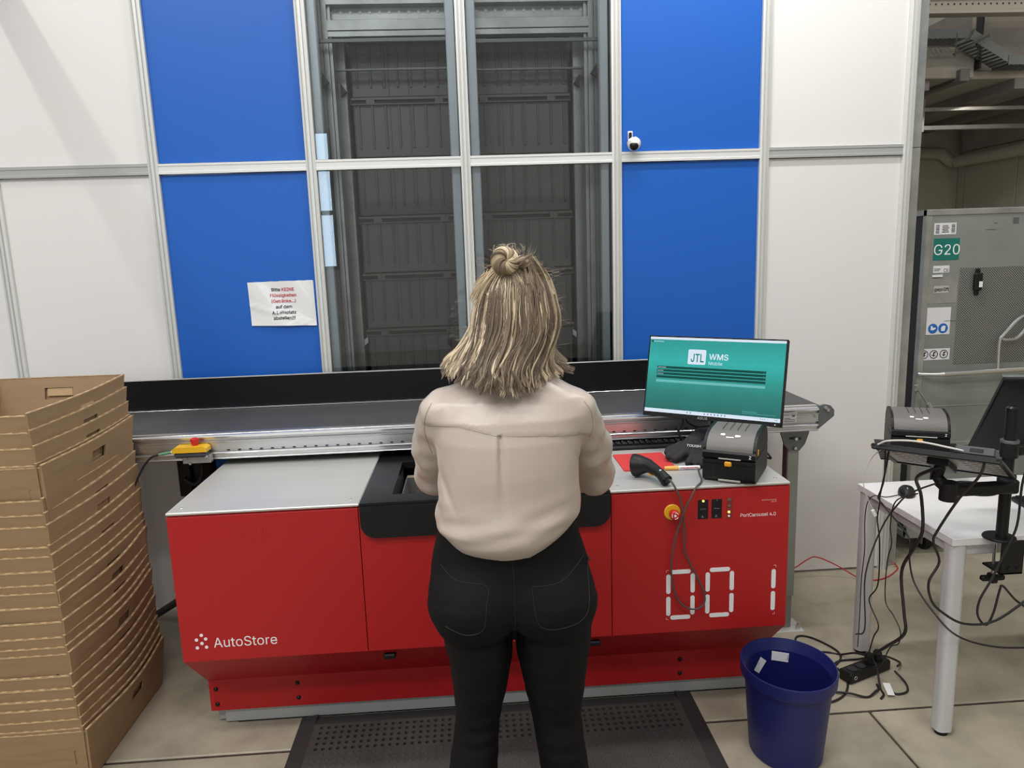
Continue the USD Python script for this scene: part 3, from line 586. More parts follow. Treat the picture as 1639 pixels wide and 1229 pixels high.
# mouse pad, keyboard, marker, label pad
single('mouse_pad', ext(rrect(.545, .742, 2.565, 2.785, .006), 'z', ZP, ZP + .004), mat('red_pad', (.56, .035, .035), .75, bump=.1, bscale=900), 'thin red mouse pad lying on the grey top plate', 'mouse pad')
kb = Thing('keyboard', 'black keyboard pushed below the conveyor rail on the red port', 'keyboard', (.66, 2.93, ZP))
kb.w('tray', ext([(2.855, ZP), (2.853, ZP + .010), (2.858, ZP + .016), (2.99, ZP + .022), (2.99, ZP)][::-1], 'x', .44, .885), black_plastic)
keys = []
for r in range(5):
    for c in range(17):
        x = .452 + c * .0252; y = 2.872 + r * .0225; z = ZP + .0165 + r * .0010
        kb.w('key', cbox(x, x + .021, y, y + .019, z, z + .0075, .002), black_gloss)
        if r in (1, 2, 3) and (c * 7 + r) % 3: keys.append(cbox(x + .004, x + .009, y + .010, y + .014, z + .0074, z + .0078, .0001))
kb.w('key_print', cat(*keys), mat('dim_key_print', (.35, .35, .35), .6), kind='stuff')
mk = Thing('marker_pen', 'white marker pen with orange cap and red lettering, on the top plate', 'marker', (.755, 2.553, ZP), (0, 0, -4))
mk.l('barrel', lathe([(0, -.012), (.0072, -.012), (.0075, -.010), (.0075, .066), (.0055, .069), (0, .069)], (0, 0, .0077), 'x', 20), white_print)
mk.l('cap', lathe([(0, -.062), (.0062, -.062), (.0072, -.058), (.0080, -.014), (.0078, -.011), (0, -.011)], (0, 0, .008), 'x', 20), mat('orange_cap', (.85, .42, .10), .45))
mk.l('band', cat(*[cbox(-.002 + i * .0062, .0024 + i * .0062, -.0082, -.0068, .007 + (i % 3) * .0004, .0115, .0004) for i in range(10)]), mat('red_ink', (.65, .03, .05), .5))
mk.l('print', cat(cbox(-.007, -.004, -.0081, -.0066, .007, .0105, .0004), cbox(.006, .05, -.0078, -.006, .0045, .0053, .0002)), mat('blue_ink', (.03, .05, .25), .5))
lp = Thing('label_pad', 'small stack of white labels beside the label printer', 'labels', (.868, 2.69, ZP), (0, 0, -12))
for i in range(6): lp.l('sheet', cbox(-.026 + .001 * (i % 2), .026, -.05, .05 - .001 * (i % 3), .0042 * i, .0042 * i + .004, .0006), white_print if i != 2 else mat('dark_sheet', (.08, .08, .1), .6))

# hand scanner on its side with its long lead
sc = Thing('hand_scanner', 'black handheld barcode scanner lying on the mouse pad, cable at its grip', 'scanner', (.61, 2.44, ZP))
ax = [(.572, 2.505, .948), (.590, 2.492, .951), (.606, 2.476, .953), (.618, 2.455, .951), (.630, 2.430, .946), (.640, 2.405, .940), (.648, 2.388, .932)]
sc.w('grip', tube(ax[1:], [.034, .027, .0215, .0185, .0175, .0185], 20, 5), black_plastic)
d = np.array(ax[0]) - np.array(ax[1]); d /= np.linalg.norm(d); a0 = np.array(ax[1])
sc.w('head', tube([a0 - d * .012, a0 + d * .004, a0 + d * .018, a0 + d * .026, a0 + d * .0265], [.030, .0365, .0405, .0405, .036], 28), black_plastic)
sc.w('window', tube([a0 + d * .0262, a0 + d * .0272], [.033, .033], 28), black_gloss)
sc.w('butt', tube([(.641, 2.402, .939), (.652, 2.376, .925), (.655, 2.371, .921)], [.0185, .0215, .016], 18), black_plastic)
sc.w('trigger', tube([(.604, 2.456, .940), (.613, 2.447, .928), (.622, 2.440, .930)], [.003, .0045, .003], 8, 4), yellow_orange)
sc.w('badge', cbox(.632, .640, 2.398, 2.402, .950, .959, .001), white_print)
lead = [(.652, 2.373, .932), (.660, 2.352, .932), (.674, 2.336, .905), (.690, 2.334, .862), (.701, 2.338, .790), (.705, 2.342, .70), (.709, 2.343, .672), (.735, 2.344, .615), (.762, 2.344, .560), (.780, 2.344, .508), (.776, 2.344, .478), (.755, 2.344, .463), (.728, 2.344, .464), (.699, 2.344, .483), (.679, 2.344, .515), (.666, 2.344, .56), (.660, 2.343, .62), (.664, 2.341, .68), (.673, 2.338, .73), (.686, 2.335, .78), (.702, 2.332, .83), (.722, 2.33, .875), (.745, 2.343, .909), (.772, 2.38, ZP + .004), (.788, 2.42, ZP + .004), (.800, 2.48, ZP + .004), (.812, 2.53, ZP + .004), (.835, 2.60, ZP + .004), (.86, 2.78, ZP + .004)]
sc.w('cable', tube(lead, .0032, 8, 6), mat('grey_lead', (.075, .07, .065), .5))

# a pair of black work gloves
def make_glove(P, parts, k=.012):
    f = None
    for a, b, ra, rb in parts:
        d = d_cone(P, a, b, ra, rb); f = d if f is None else smin(f, d, k)
    return f
glove_mat = mat('black_knit', (.02, .02, .021), .85, bump=.5, bscale=350)
gl = [[((.835, 2.70, .950), (.90, 2.80, .948), .038, .042), ((.90, 2.80, .948), (.955, 2.89, .944), .040, .044), ((.80, 2.715, .953), (.74, 2.690, .936), .0165, .0125), ((.81, 2.69, .952), (.735, 2.655, .930), .0165, .013), ((.82, 2.675, .944), (.755, 2.635, .924), .016, .0125), ((.805, 2.74, .950), (.755, 2.735, .932), .015, .012), ((.84, 2.66, .94), (.80, 2.60, .922), .017, .013)],
      [((.86, 2.665, .936), (.91, 2.73, .936), .034, .036), ((.85, 2.655, .938), (.79, 2.585, .922), .0155, .0125), ((.862, 2.645, .938), (.815, 2.565, .922), .0155, .0125), ((.877, 2.64, .936), (.838, 2.56, .921), .0150, .0125), ((.89, 2.645, .934), (.862, 2.575, .921), .0140, .012)]]
for i, parts in enumerate(gl):
    lo = np.min([np.minimum(a, b) - .06 for a, b, _, _ in parts], 0); hi = np.max([np.maximum(a, b) + .06 for a, b, _, _ in parts], 0)
    P = grid(lo, hi, .004); f = make_glove(P, parts); f = f + .0025 * (meshkit.noise(P * 70.0, 3 + i) - .5); f = np.maximum(f, ZP + .001 - P[..., 2])
    t = Thing('work_glove', ['black knitted work glove lying crumpled between the keyboard and label printer', 'second black glove, lower one, fingers beside the white marker'][i], 'glove', (.86, 2.70 + .02 * i, ZP), group=None)
    t.w('glove_body', surface_net(f, lo, .004), glove_mat, True)
    if i == 0:
        g = meshkit.text_mesh('TOUGH', .011, .0008, True); v = np.array(g.vertices); v = v @ trimesh.transformations.euler_matrix(math.radians(35), 0, math.radians(-30))[:3, :3].T + np.array([.800, 2.645, .969])
        t.w('lettering', trimesh.Trimesh(v, g.faces, process=False), mat('pale_grey_print', (.5, .5, .48), .6), False)
# paper sign and camera on the wall
sg2 = Thing('paper_sign', 'taped white paper notice with black and red German lettering on the blue panel', 'sign', (-.883, YW, 1.41))
u, w = np.meshgrid(np.linspace(0, 1, 25), np.linspace(0, 1, 19), indexing='ij')
crease = np.clip(1 - np.abs((w - (.47 - .50 * u))) / .05, 0, 1) * .004
X = -1.036 + .305 * u + .0035 * (1 - w) * 1; Z = 1.409 + .211 * w + .006 * (1 - w) * (1 - u) - .003 * u * (1 - w); Yp = YW + .0025 - crease - .010 * (1 - w) ** 3 * (.4 + .6 * np.sin(u * 3.0)) + .0015 * np.sin(u * 9 + w * 5)
Z = Z + .0025 * np.clip(w - .95, 0, 1) * 20 * (meshkit.noise(np.stack([u * 14, w * 0, w * 0], -1)) - .5)
n0, n1 = u.shape; vv = np.stack([X, Yp, Z], -1).reshape(-1, 3); ii, jj = np.meshgrid(np.arange(n0 - 1), np.arange(n1 - 1), indexing='ij')
qq = np.stack([ii * n1 + jj, (ii + 1) * n1 + jj, (ii + 1) * n1 + jj + 1, ii * n1 + jj + 1], -1).reshape(-1, 4); fr = np.vstack([qq[:, [0, 1, 2]], qq[:, [0, 2, 3]]])
back = vv + [0, .0006, 0]; paper = trimesh.Trimesh(np.vstack([vv, back]), np.vstack([fr, fr[:, ::-1] + len(vv)]), process=False)
sg2.w('sheet', paper, mat('paper', (.78, .78, .77), .35, coat=.3), True)
ink_r = mat('sign_red_ink', (.50, .05, .08), .6); ink_k = mat('sign_black_ink', (.03, .03, .035), .6)
def sign_line(parts, zc, h):
    tot = 0; ms = []
    for s, m in parts:
        g = meshkit.text_mesh(s, h, .0005, True); wd = g.vertices[:, 0].max(); ms.append((g, m, tot)); tot += wd + h * .35
    tot -= h * .35
    for g, m, o in ms:
        v = np.array(g.vertices); x = v[:, 0] + o - tot / 2 - .876; z = v[:, 1] + zc
        uu = np.clip((x + 1.036) / .305, 0, 1); ww = np.clip((z - 1.409) / .211, 0, 1)
        yy = YW + .0025 - np.clip(1 - np.abs((ww - (.47 - .50 * uu))) / .05, 0, 1) * .004 - .010 * (1 - ww) ** 3 * (.4 + .6 * np.sin(uu * 3.0)) + .0015 * np.sin(uu * 9 + ww * 5) - .0006 - v[:, 2]
        sg2.w('lettering', trimesh.Trimesh(np.stack([x, yy, z], 1), g.faces, process=False), m, False)
for parts, z in (([('Bitte', ink_k), ('KEINE', ink_r)], 1.574), ([('Flüssigkeiten', ink_r)], 1.547), ([('(Getränke...)', ink_r)], 1.520), ([('auf dem', ink_k)], 1.493), ([('Arbeitsplatz', ink_k)], 1.466), ([('abstellen!!!', ink_k)], 1.4405)): sign_line(parts, z, .0145)
cm = Thing('dome_camera', 'small white dome camera on the rail corner of the right blue panel', 'camera', (.79, YW - .02, 2.17))
cm.w('shell', xf(lathe([(0, .034), (.014, .032), (.026, .022), (.031, .006), (.030, -.008), (.024, -.018), (0, -.022)], (.793, YW - .045, 2.193), 'x', 24), (0, -28, 20), pivot=(.793, YW - .045, 2.193)), mat('white_shell', (.82, .80, .77), .35), True)
cm.w('lens_cover', xf(trimesh.creation.icosphere(3, .021), move=(.793, YW - .058, 2.183)), black_gloss, True)
cm.w('holder', cat(cbox(.781, .793, YW - .012, YW + .004, 2.222, 2.250, .002), cyl((.787, YW - .006, 2.236), (.788, YW - .03, 2.21), .004, 8)), black_plastic)
cm.w('holder_plate', cbox(.777, .800, YW, YW + .0045, 2.216, 2.258, .001), white_print)
# ------------------------------------------------------------------ nested stack of cardboard trays
card = mat('cardboard', (.31, .205, .11), .75, ramp=[(.3, (.275, .180, .094)), (.5, (.31, .205, .108)), (.7, (.335, .224, .120))], vscale=5, stretch=(1, 1, 7), bump=.08, bscale=60)
card_in = mat('cardboard_inside', (.30, .20, .115), .8, var=.07, vscale=6, stretch=(1, 1, 8), bump=.08, bscale=60)
card_edge = mat('cardboard_cut_edge', (.50, .35, .19), .8, var=.15, vscale=120)
card_pale = mat('cardboard_flap', (.47, .33, .18), .75)
TLX, TLY, TH, TT = .485, .62, .196, .0055
def sheet(fn, nu, nv, hole=None, th=TT):
    """Thick panel over (u, v) in the unit square; fn gives points and the outward normal is taken from the surface; hole(u, v) leaves cells out."""
    U, V = np.meshgrid(np.linspace(0, 1, nu + 1), np.linspace(0, 1, nv + 1), indexing='ij'); P = fn(U, V)
    du = np.gradient(P, axis=0); dv = np.gradient(P, axis=1); n = np.cross(du, dv); n /= np.linalg.norm(n, axis=-1, keepdims=True)
    A = P.reshape(-1, 3); B = (P - n * th).reshape(-1, 3); m = len(A); F = []; edges = {}
    for i in range(nu):
        for j in range(nv):
            if hole and hole((i + .5) / nu, (j + .5) / nv): continue
            q = [i * (nv + 1) + j, (i + 1) * (nv + 1) + j, (i + 1) * (nv + 1) + j + 1, i * (nv + 1) + j + 1]
            F += [(q[0], q[1], q[2]), (q[0], q[2], q[3]), (q[2] + m, q[1] + m, q[0] + m), (q[3] + m, q[2] + m, q[0] + m)]
            for a, b in zip(q, q[1:] + q[:1]): edges[(a, b)] = 1
    for a, b in edges:
        if (b, a) not in edges: F += [(b, a, a + m), (b, a + m, b + m)]
    return trimesh.Trimesh(np.vstack([A, B]), np.array(F), process=False)
def make_tray(loc, rot, label, bow):
    t = Thing('cardboard_tray', label, 'cardboard tray', loc, rot, group='nested stack of cardboard trays')
    fx, fy = .012, .045            # how far the walls lean out
    # local frame: rim's near right corner at (0, 0, TH), the tray runs to -x and +y
    def right(U, V): # u along y, v up
        y = fy * .35 * (1 - V) + U * (TLY - (fy * .35 + fy) * (1 - V) * 1.0); x = -fx * (1 - V) + bow * V * np.sin(np.pi * U) ** 1.2
        return np.stack([x, y, TH * V + .004 * V * np.sin(np.pi * U) * -1], -1)
    def left(U, V):
        P = right(1 - U, V); P[..., 0] = -TLX - P[..., 0]; return P
    def front(U, V): # u along x from left to right
        x = -TLX + fx + .006 + U * (TLX - 2 * fx - .012) + (U - .5) * 2 * fx * .7 * V; y = .006 + fy * .35 * (1 - V) - bow * .25 * V * np.sin(np.pi * U)
        return np.stack([x, y, (TH - .009) * V], -1)
    def rear(U, V):
        x = -fx - .004 - U * (TLX - 2 * fx - .008) + (.5 - U) * 2 * fx * .7 * V; y = TLY - fy * (1 - V) + bow * .2 * V * np.sin(np.pi * U)
        return np.stack([x, y, (TH - .001) * V], -1)
    hand = lambda u, v: .46 < u < .60 and .60 < v < .76
    t.l('right_panel', sheet(right, 26, 14, hand), card)
    t.l('left_panel', sheet(left, 14, 6), card_in)
    t.l('front_panel', sheet(front, 60, 10, lambda u, v: .905 < u < .918 and .30 < v < .62), card)
    t.l('rear_panel', sheet(rear, 30, 14, lambda u, v: .40 < u < .62 and .60 < v < .80), card_in)
    t.l('base_panel', cbox(-TLX + fx, -fx, fy * .35, TLY - fy, 0, .004, .001), card_in)
    U = np.linspace(0, 1, 33)[:, None]; one = np.ones_like(U)
    def rim(fn, m, th=.0072):
        P = fn(U, one)[:, 0]; Q = fn(U, one * .98)[:, 0]; d = np.gradient(P, axis=0); up = P - Q; n = np.cross(d, up); n /= np.linalg.norm(n, axis=1, keepdims=True)
        wob = .00035 * np.sin(np.arange(33) * 2.3)[:, None] * [0, 0, 1]
        a, b = P + n * .0005 + wob, P - n * th + wob; lo = [0, 0, .003]; v = np.vstack([a, b, b - lo, a - lo]); k = len(U); f = []
        for i in range(k - 1):
            for r in range(4):
                s = (r + 1) % 4; f += [(r * k + i, r * k + i + 1, s * k + i + 1), (r * k + i, s * k + i + 1, s * k + i)]
        return trimesh.Trimesh(v, np.array(f)[:, ::-1], process=False)
    for fn in (right, front, rear, left): t.l('cut_edge', rim(fn, card_edge), card_edge)
    fl_ = xf(cbox(-TLX * .61, -TLX * .41, TLY - .014, TLY - .010, TH * .61, TH * .765, .001), (-12, 0, 0), pivot=(-.2, TLY, TH * .7))
    t.l('handle_flap', fl_, card_pale)
    t.l('inner_flap', cbox(-TLX + .020, -TLX + .024, .12, .50, .02, TH - .012, .001), card_pale)
    return t
STACK = [(-1.33,2.275,.2,-.3,-.4),(-1.342,2.275,.212,.2,-.7),(-1.344,2.275,.245,.3,-.6),(-1.344,2.275,.287,.3,-.3),(-1.351,2.275,.318,1.2,-.8),(-1.352,2.275,.357,2.5,-1.3),(-1.355,2.275,.402,2.1,-1.2),(-1.349,2.275,.48,1.8,-1),(-1.354,2.275,.505,1.8,-1.1),(-1.356,2.275,.54,2.1,-1.1),(-1.352,2.275,.593,1.4,-.8),(-1.355,2.275,.645,3.5,-1.7),(-1.352,2.275,.695,1.4,-1),(-1.359,2.275,.722,1.8,-1.6),(-1.357,2.275,.767,1.8,-1.1),(-1.357,2.275,.818,2.1,-1.5),(-1.361,2.275,.849,2.6,-1.6),(-1.357,2.275,.918,2,-1.1),(-1.36,2.275,.957,3.4,-1.3),(-1.361,2.275,1.004,1.9,-1),(-1.348,2.275,1.112,2.2,-.9),(-1.364,2.275,1.118,2.2,-1.4),(-1.362,2.275,1.174,1.8,-1.2),(-1.367,2.275,1.224,2.5,-1.7),(-1.368,2.275,1.278,2,-1.5)]
NTH = ['', 'second', 'third', 'fourth', 'fifth', 'sixth', 'seventh', 'eighth', 'ninth', 'tenth', 'eleventh', 'twelfth', 'thirteenth']
protos = {}
for i, (x, y, z, tilt, yaw) in enumerate(STACK):
    k = len(STACK) - 1 - i
    lab = 'bottom cardboard tray of the tall stack, standing on the floor, front wall in full view' if i == 0 else 'topmost brown cardboard tray of the stack, its inside and handle hole in view' if k == 0 else 'cardboard tray standing out of the stack, whole handle slot showing, level with the conveyor' if i == 20 else f'brown cardboard tray, {NTH[k]} from the top of the nested stack' if k <= 12 else f'brown cardboard tray, {NTH[i]} from the floor in the nested stack'
    R = trimesh.transformations.euler_matrix(math.radians(tilt), 0, math.radians(yaw))[:3, :3]
    loc = np.array([x, y, z]) - R @ [0, 0, TH]
    loc[2] = max(loc[2], .001)
    kind = 0 if i < 12 else 1
    if kind not in protos: protos[kind] = make_tray(loc, (tilt, 0, yaw), lab, (.028, .012)[kind])
    else: dup(protos[kind], loc, (tilt, 0, yaw), label=lab)

# ------------------------------------------------------------------ anti-fatigue mat
am = Thing('floor_mat', 'black rubber anti-fatigue mat with round studs in front of the port', 'mat', (.05, 1.75, 0))
mx0, mx1, my0, my1 = -.70, .797, 1.02, 2.553
rub = mat('mat_rubber', (.052, .049, .046), .62, ramp=[(.3, (.035, .033, .032)), (.6, (.056, .053, .05)), (.85, (.085, .080, .074))], vscale=4, bump=.15, bscale=300)
rub_edge = mat('mat_edge_rubber', (.028, .027, .027), .6, var=.1)
b = .062; HP = .0262; NR = 5
holes = []; xs = np.arange(mx0 + b + .03, mx1 - b - .025, HP)
for r in range(NR):
    y = my1 - b - .022 - r * .030
    for x in xs + (r % 2) * 0: holes.append(affinity.scale(Point(x, y).buffer(.0068, quad_segs=2), 1.0, 1.25))
from shapely.ops import unary_union
sheet_top = sbox(mx0 + b, my0 + b, mx1 - b, my1 - b).difference(unary_union(holes))
am.w('studded_sheet', ext(sheet_top, 'z', .004, .0135), rub)
am.w('under_sheet', cbox(mx0 + .01, mx1 - .01, my0 + .01, my1 - .01, .0, .0045, .001), mat('mat_hole_black', (.006, .006, .006), .8))
def bevel_strip(x0, x1, y0, y1, side):
    lo, hi = .003, .0135
    if side in 'lr': p = [(x0, lo if side == 'l' else hi), (x1, hi if side == 'l' else lo), (x1, 0), (x0, 0)]; return ext(Polygon(p), 'y', y0, y1)
    p = [(y0, lo if side == 'f' else hi), (y1, hi if side == 'f' else lo), (y1, 0), (y0, 0)]; return ext(Polygon(p), 'x', x0, x1)
for s, q in (('l', (mx0, mx0 + b, my0, my1)), ('r', (mx1 - b, mx1, my0, my1)), ('f', (mx0 + b, mx1 - b, my0, my0 + b)), ('k', (mx0 + b, mx1 - b, my1 - b, my1))): am.w('edge_ramp', bevel_strip(*q, s), rub_edge)
studs = []
base = lathe([(.0078, 0), (.0070, .0018), (.0045, .0026), (0, .0028)], sides=8)
for r in range(NR, 46):
    y = my1 - b - .022 - r * .030
    if y < my0 + b + .02: break
    for x in xs: studs.append(xf(base, move=(x, y, .0134)))
am.w('stud_pattern', cat(*studs), rub, kind='stuff')

# ------------------------------------------------------------------ blue waste bin
wbx = Thing('waste_bin', 'dark blue round plastic waste bin beside the red port', 'waste bin', (1.022, 2.20, 0))
blue_bin = mat('navy_plastic', (.006, .010, .105), .42, bump=.04, bscale=500)
SY = 1.10
wbx.l('bucket', lathe([(0, .002), (.112, 0), (.118, .006), (.1395, .285), (.1365, .285), (.1155, .010), (0, .008)], sides=56, sy=SY), blue_bin)
wbx.l('rim', lathe([(.1385, .278), (.1505, .278), (.1525, .283), (.1535, .318), (.1515, .3225), (.1485, .3225), (.1465, .316), (.1355, .284)], sides=56, sy=SY), blue_bin)
def on_wall(ang, z, w, h, tilt, lift, name, m, text=None):
    rad = .1155 + (.1365 - .1155) * (z - .010) / .275 - lift
    g = ext(sbox(-w / 2, -h / 2, w / 2, h / 2), 'z', 0, .0004) if text is None else None
    if text is not None:
        g = meshkit.text_mesh(text, h, .0004, True); g.vertices[:, 0] -= g.vertices[:, 0].max() / 2; g.vertices[:, 1] -= h / 2
    v = np.array(g.vertices); c, s = math.cos(math.radians(tilt)), math.sin(math.radians(tilt)); u, q = v[:, 0] * c - v[:, 1] * s, v[:, 0] * s + v[:, 1] * c
    a = math.radians(ang) - u / rad; r2 = rad + q * .076 - v[:, 2]
    return wbx.l(name, trimesh.Trimesh(np.stack([r2 * np.cos(a), r2 * np.sin(a) * SY, z + q], 1), g.faces, process=False), m, False)
paper_white = mat('sticker_white', (.72, .72, .74), .5)
on_wall(75, .262, .058, .034, -4, .0012, 'maker_sticker', paper_white); on_wall(75, .262, 0, .018, -4, .002, 'lettering', mat('print_black', (.01, .01, .01), .5), 'HAN')
on_wall(108, .235, .052, .030, 50, .0014, 'blank_sticker', paper_white)

# ------------------------------------------------------------------ white desk at the right
grey_white = mat('white_laminate', (.74, .735, .73), .4, var=.02)
leg_grey = mat('grey_white_steel', (.56, .565, .565), .45, .1)
dk = Thing('desk', 'white desk with grey steel legs at the right edge of the picture', 'desk', (2.36, 2.49, 0))
dx0, dx1, dy0, dy1 = 1.563, 3.16, 2.194, 2.794
dk.w('desktop', cbox(dx0, dx1, dy0, dy1, .708, .735, .002), grey_white)
for x in (dx0 + .004, dx1 - .062):
    for y in (dy0 + .004, dy1 - .062):
        l = dk.w('leg', ext(rrect(x, x + .058, y, y + .058, .02, 5), 'z', .018, .707), leg_grey)
        dk.w('glide', cyl((x + .029, y + .029, 0), (x + .029, y + .029, .019), .021, 20), black_plastic, under=l)
for y in (dy0 + .018, dy1 - .048): dk.w('frame_bar', cbox(dx0 + .06, dx1 - .06, y, y + .03, .668, .707, .003), leg_grey)
for x in (dx0 + .018, dx1 - .048): dk.w('frame_bar', cbox(x, x + .03, dy0 + .06, dy1 - .06, .668, .707, .003), leg_grey)

# monitor arm clamped to the desk
PXc, PYc = 1.712, 2.172
arm = Thing('clamp_stand', 'black desk clamp pole with arms at the front edge of the desk', 'monitor arm', (PXc, PYc, .735))
arm.w('pole', cyl((PXc, PYc, .738), (PXc, PYc, 1.175), .0178, 24), black_plastic)
arm.w('pole_cap', lathe([(.0185, 1.165), (.0185, 1.176), (.012, 1.182), (0, 1.184)], (PXc, PYc, 0), 'z', 24), black_gloss)
arm.w('flange', lathe([(.0, .744), (.047, .743), (.049, .740), (.049, .7355), (0, .7355)], (PXc, PYc + .01, 0), 'z', 32), black_plastic)
arm.w('clamp', cat(cbox(PXc - .014, PXc + .062, PYc - .028, PYc - .018, .622, .737, .002), cbox(PXc - .014, PXc + .062, PYc - .028, PYc + .06, .622, .630, .002)), black_plastic)
arm.w('clamp_screw', cyl((PXc + .012, PYc + .04, .570), (PXc + .012, PYc + .04, .705), .005, 10), steel_bright)
arm.w('screw_handle', cat(cbox(PXc - .028, PXc + .052, PYc + .03, PYc + .05, .572, .590, .004), cbox(PXc + .0, PXc + .024, PYc + .025, PYc + .055, .565, .596, .004)), black_plastic)
for x in (PXc + .012, PXc + .043): arm.w('bolt', lathe([(0, .004), (.006, .003), (.007, 0)], (x, PYc - .028, .645), 'y', 10), black_gloss)
def collar(z0, z1): return lathe([(.0178, z0), (.026, z0), (.027, z0 + .003), (.027, z1 - .003), (.026, z1), (.0178, z1)], (PXc, PYc, 0), 'z', 24)
arm.w('collar', collar(1.015, 1.06), black_plastic); arm.w('collar', collar(1.062, 1.072), zinc_dark); arm.w('collar', collar(.902, .955), black_plastic)
arm.w('upper_arm', xf(cbox(0, .30, -.018, .018, 1.02, 1.055, .006), (0, 0, 8), (PXc + .02, PYc, 0)), black_plastic)
arm.w('lower_arm', cat(cbox(1.488, PXc - .01, PYc - .055, PYc - .020, .908, .945, .006), cbox(PXc - .03, PXc + .01, PYc - .05, PYc, .905, .95, .006)), black_plastic)
arm.w('elbow', cyl((1.492, PYc - .04, .895), (1.492, PYc - .04, .955), .027, 20), black_plastic)
# tilted laptop tray: corners A, B at the near raised edge, C, D at the far lower edge
TA, TB = np.array([1.277, 2.20, 1.066]), np.array([1.513, 1.95, 1.073]); du = (TB - TA) / np.linalg.norm(TB - TA); dl = np.linalg.norm(TB - TA)
dv = np.array([.208, .180, -.125]); dv = dv - du * (dv @ du); dw = np.linalg.norm(dv); dv /= dw; dw = .262; dn = np.cross(du, dv)
TR = np.stack([du, dv, dn], 1)
if dn[2] < 0: dn = -dn; TR = np.stack([du, dv, dn], 1)
def ontray(x0, x1, y0, y1, z0, z1, c=.002):
    m = onto(cbox(x0, x1, y0, y1, z0, z1, c), TR, TA); return trimesh.Trimesh(m.vertices, m.faces[:, ::-1] if np.linalg.det(TR) < 0 else m.faces, process=False)
plate_w = mat('tray_plate', (.40, .38, .36), .5, .1)
arm.w('tray_plate', ontray(.01, dl - .01, .008, dw - .008, .0, .003), plate_w, label='perforated grey laptop tray seen from below')
arm.w('tray_frame', cat(ontray(-.004, dl + .004, -.008, .008, -.010, .008), ontray(-.004, dl + .004, dw - .008, dw + .004, -.004, .006), ontray(-.006, .010, -.008, dw + .004, -.004, .006), ontray(dl - .010, dl + .006, -.008, dw + .004, -.004, .006)), black_plastic)
for c in range(2):
    for r in range(6):
        for k in range(4):
            u0 = .03 + c * .19 + k * .026 + r * .004; v0 = .04 + r * .033
            arm.w('tray_slot', xf(ontray(u0, u0 + .020, v0, v0 + .004, -.0006, .0034, .0005)), bin_slot)
arm.w('tray_hub', ontray(.14, .20, .07, .20, -.022, .0), black_plastic)
arm.w('tray_bracket', cat(tube([TA + TR @ [.17, .12, -.01], (1.470, 2.16, .965), (1.488, PYc - .04, .93)], .018, 10), cyl((1.47, 2.15, .955), (1.492, PYc - .04, .93), .02, 12)), black_plastic)
hubp = Thing('usb_hub', 'small dark grey hub lying on the raised laptop tray', 'usb hub', TA + TR @ [.27, .03, .012])
hubp.w('case', xf(ontray(.225, .330, .0, .07, .0095, .036, .004)), mat('slate_plastic', (.055, .06, .068), .45)); hubp.w('port', xf(ontray(.265, .30, -.0012, .004, .018, .030, .001)), bin_slot)
# monitor seen from behind
P0, Q0 = np.array([1.785, 2.46, .955]), np.array([1.735, 2.25, 1.252]); mu = np.array([.972, -.232, -.005]); mu /= np.linalg.norm(mu)
mv = Q0 - P0; mv = mv - mu * (mv @ mu); mh = np.linalg.norm(mv); mv /= mh; mn = np.cross(mu, mv); MR2 = np.stack([mu, mv, mn], 1)
m2 = Thing('monitor', 'black monitor seen from behind, tilted back on the desk arm', 'monitor', (2.0, 2.33, 1.0))
m2.w('back', onto(cbox(0, .54, 0, mh, -.020, .0, .004), MR2, P0), black_gloss); m2.w('edge', onto(cbox(-.001, .541, mh - .006, mh + .001, -.024, -.012, .001), MR2, P0), zinc_dark)
m2.w('screen', onto(cbox(.006, .534, .014, mh - .006, -.0205, -.0195, .0002), MR2, P0), black_gloss)
m2.w('mount', onto(cbox(.22, .33, .10, .22, -.002, .03, .004), MR2, P0), black_plastic)
# second label printer
make_printer((1.862, 2.862, .814), -25, 'dark grey label printer with orange latch behind the laptop tray', wide=.22, deep=.26)
sh = Thing('printer_shelf', 'black printer shelf on a bracket at the back of the white desk', 'shelf', (1.92, 2.95, .80))
sh.w('plate', xf(cbox(1.76, 2.09, 2.80, 3.12, .804, .813, .002), (0, 0, -25), pivot=(1.92, 2.96, .81)), black_plastic); sh.w('bracket', cat(cbox(1.88, 1.93, 2.797, 2.812, .66, .806, .003), cbox(1.88, 1.93, 2.797, 3.0, .79, .806, .003)), black_plastic)
ms = Thing('computer_mouse', 'black computer mouse near the left end of the white desk', 'mouse', (1.672, 2.632, .735), (0, 0, -28))
ms.l('shell', lathe([(0, .034), (.012, .0335), (.022, .029), (.029, .019), (.031, .008), (.030, .001), (0, 0)], sides=32, sy=1.65), black_plastic, True)
ms.l('scroll_wheel', cyl((-.003, -.022, .030), (.003, -.022, .030), .007, 14), zinc_dark); ms.l('button_gap', tube([(0, -.045, .0205), (0, -.034, .027), (0, -.015, .033)], .0009, 5), bin_slot)
ms.w('cable', tube([(1.645, 2.60, .742), (1.60, 2.57, .738), (1.556, 2.572, .737), (1.535, 2.585, .70), (1.53, 2.60, .62), (1.535, 2.60, .5), (1.53, 2.62, .36), (1.53, 2.60, .2), (1.53, 2.63, .06)], .0018, 6, 6), rubber_cable)
kb2 = Thing('keyboard', 'black keyboard corner at the right end of the white desk', 'keyboard', (2.2, 2.42, .735), (0, 0, -8))
kb2.l('tray', cbox(-.21, .21, -.065, .065, 0, .018, .006), black_plastic)
for r in range(5):
    for c in range(14): kb2.l('key', cbox(-.200 + c * .0287, -.200 + c * .0287 + .024, -.056 + r * .0225, -.056 + r * .0225 + .019, .0175, .024, .002), black_gloss)
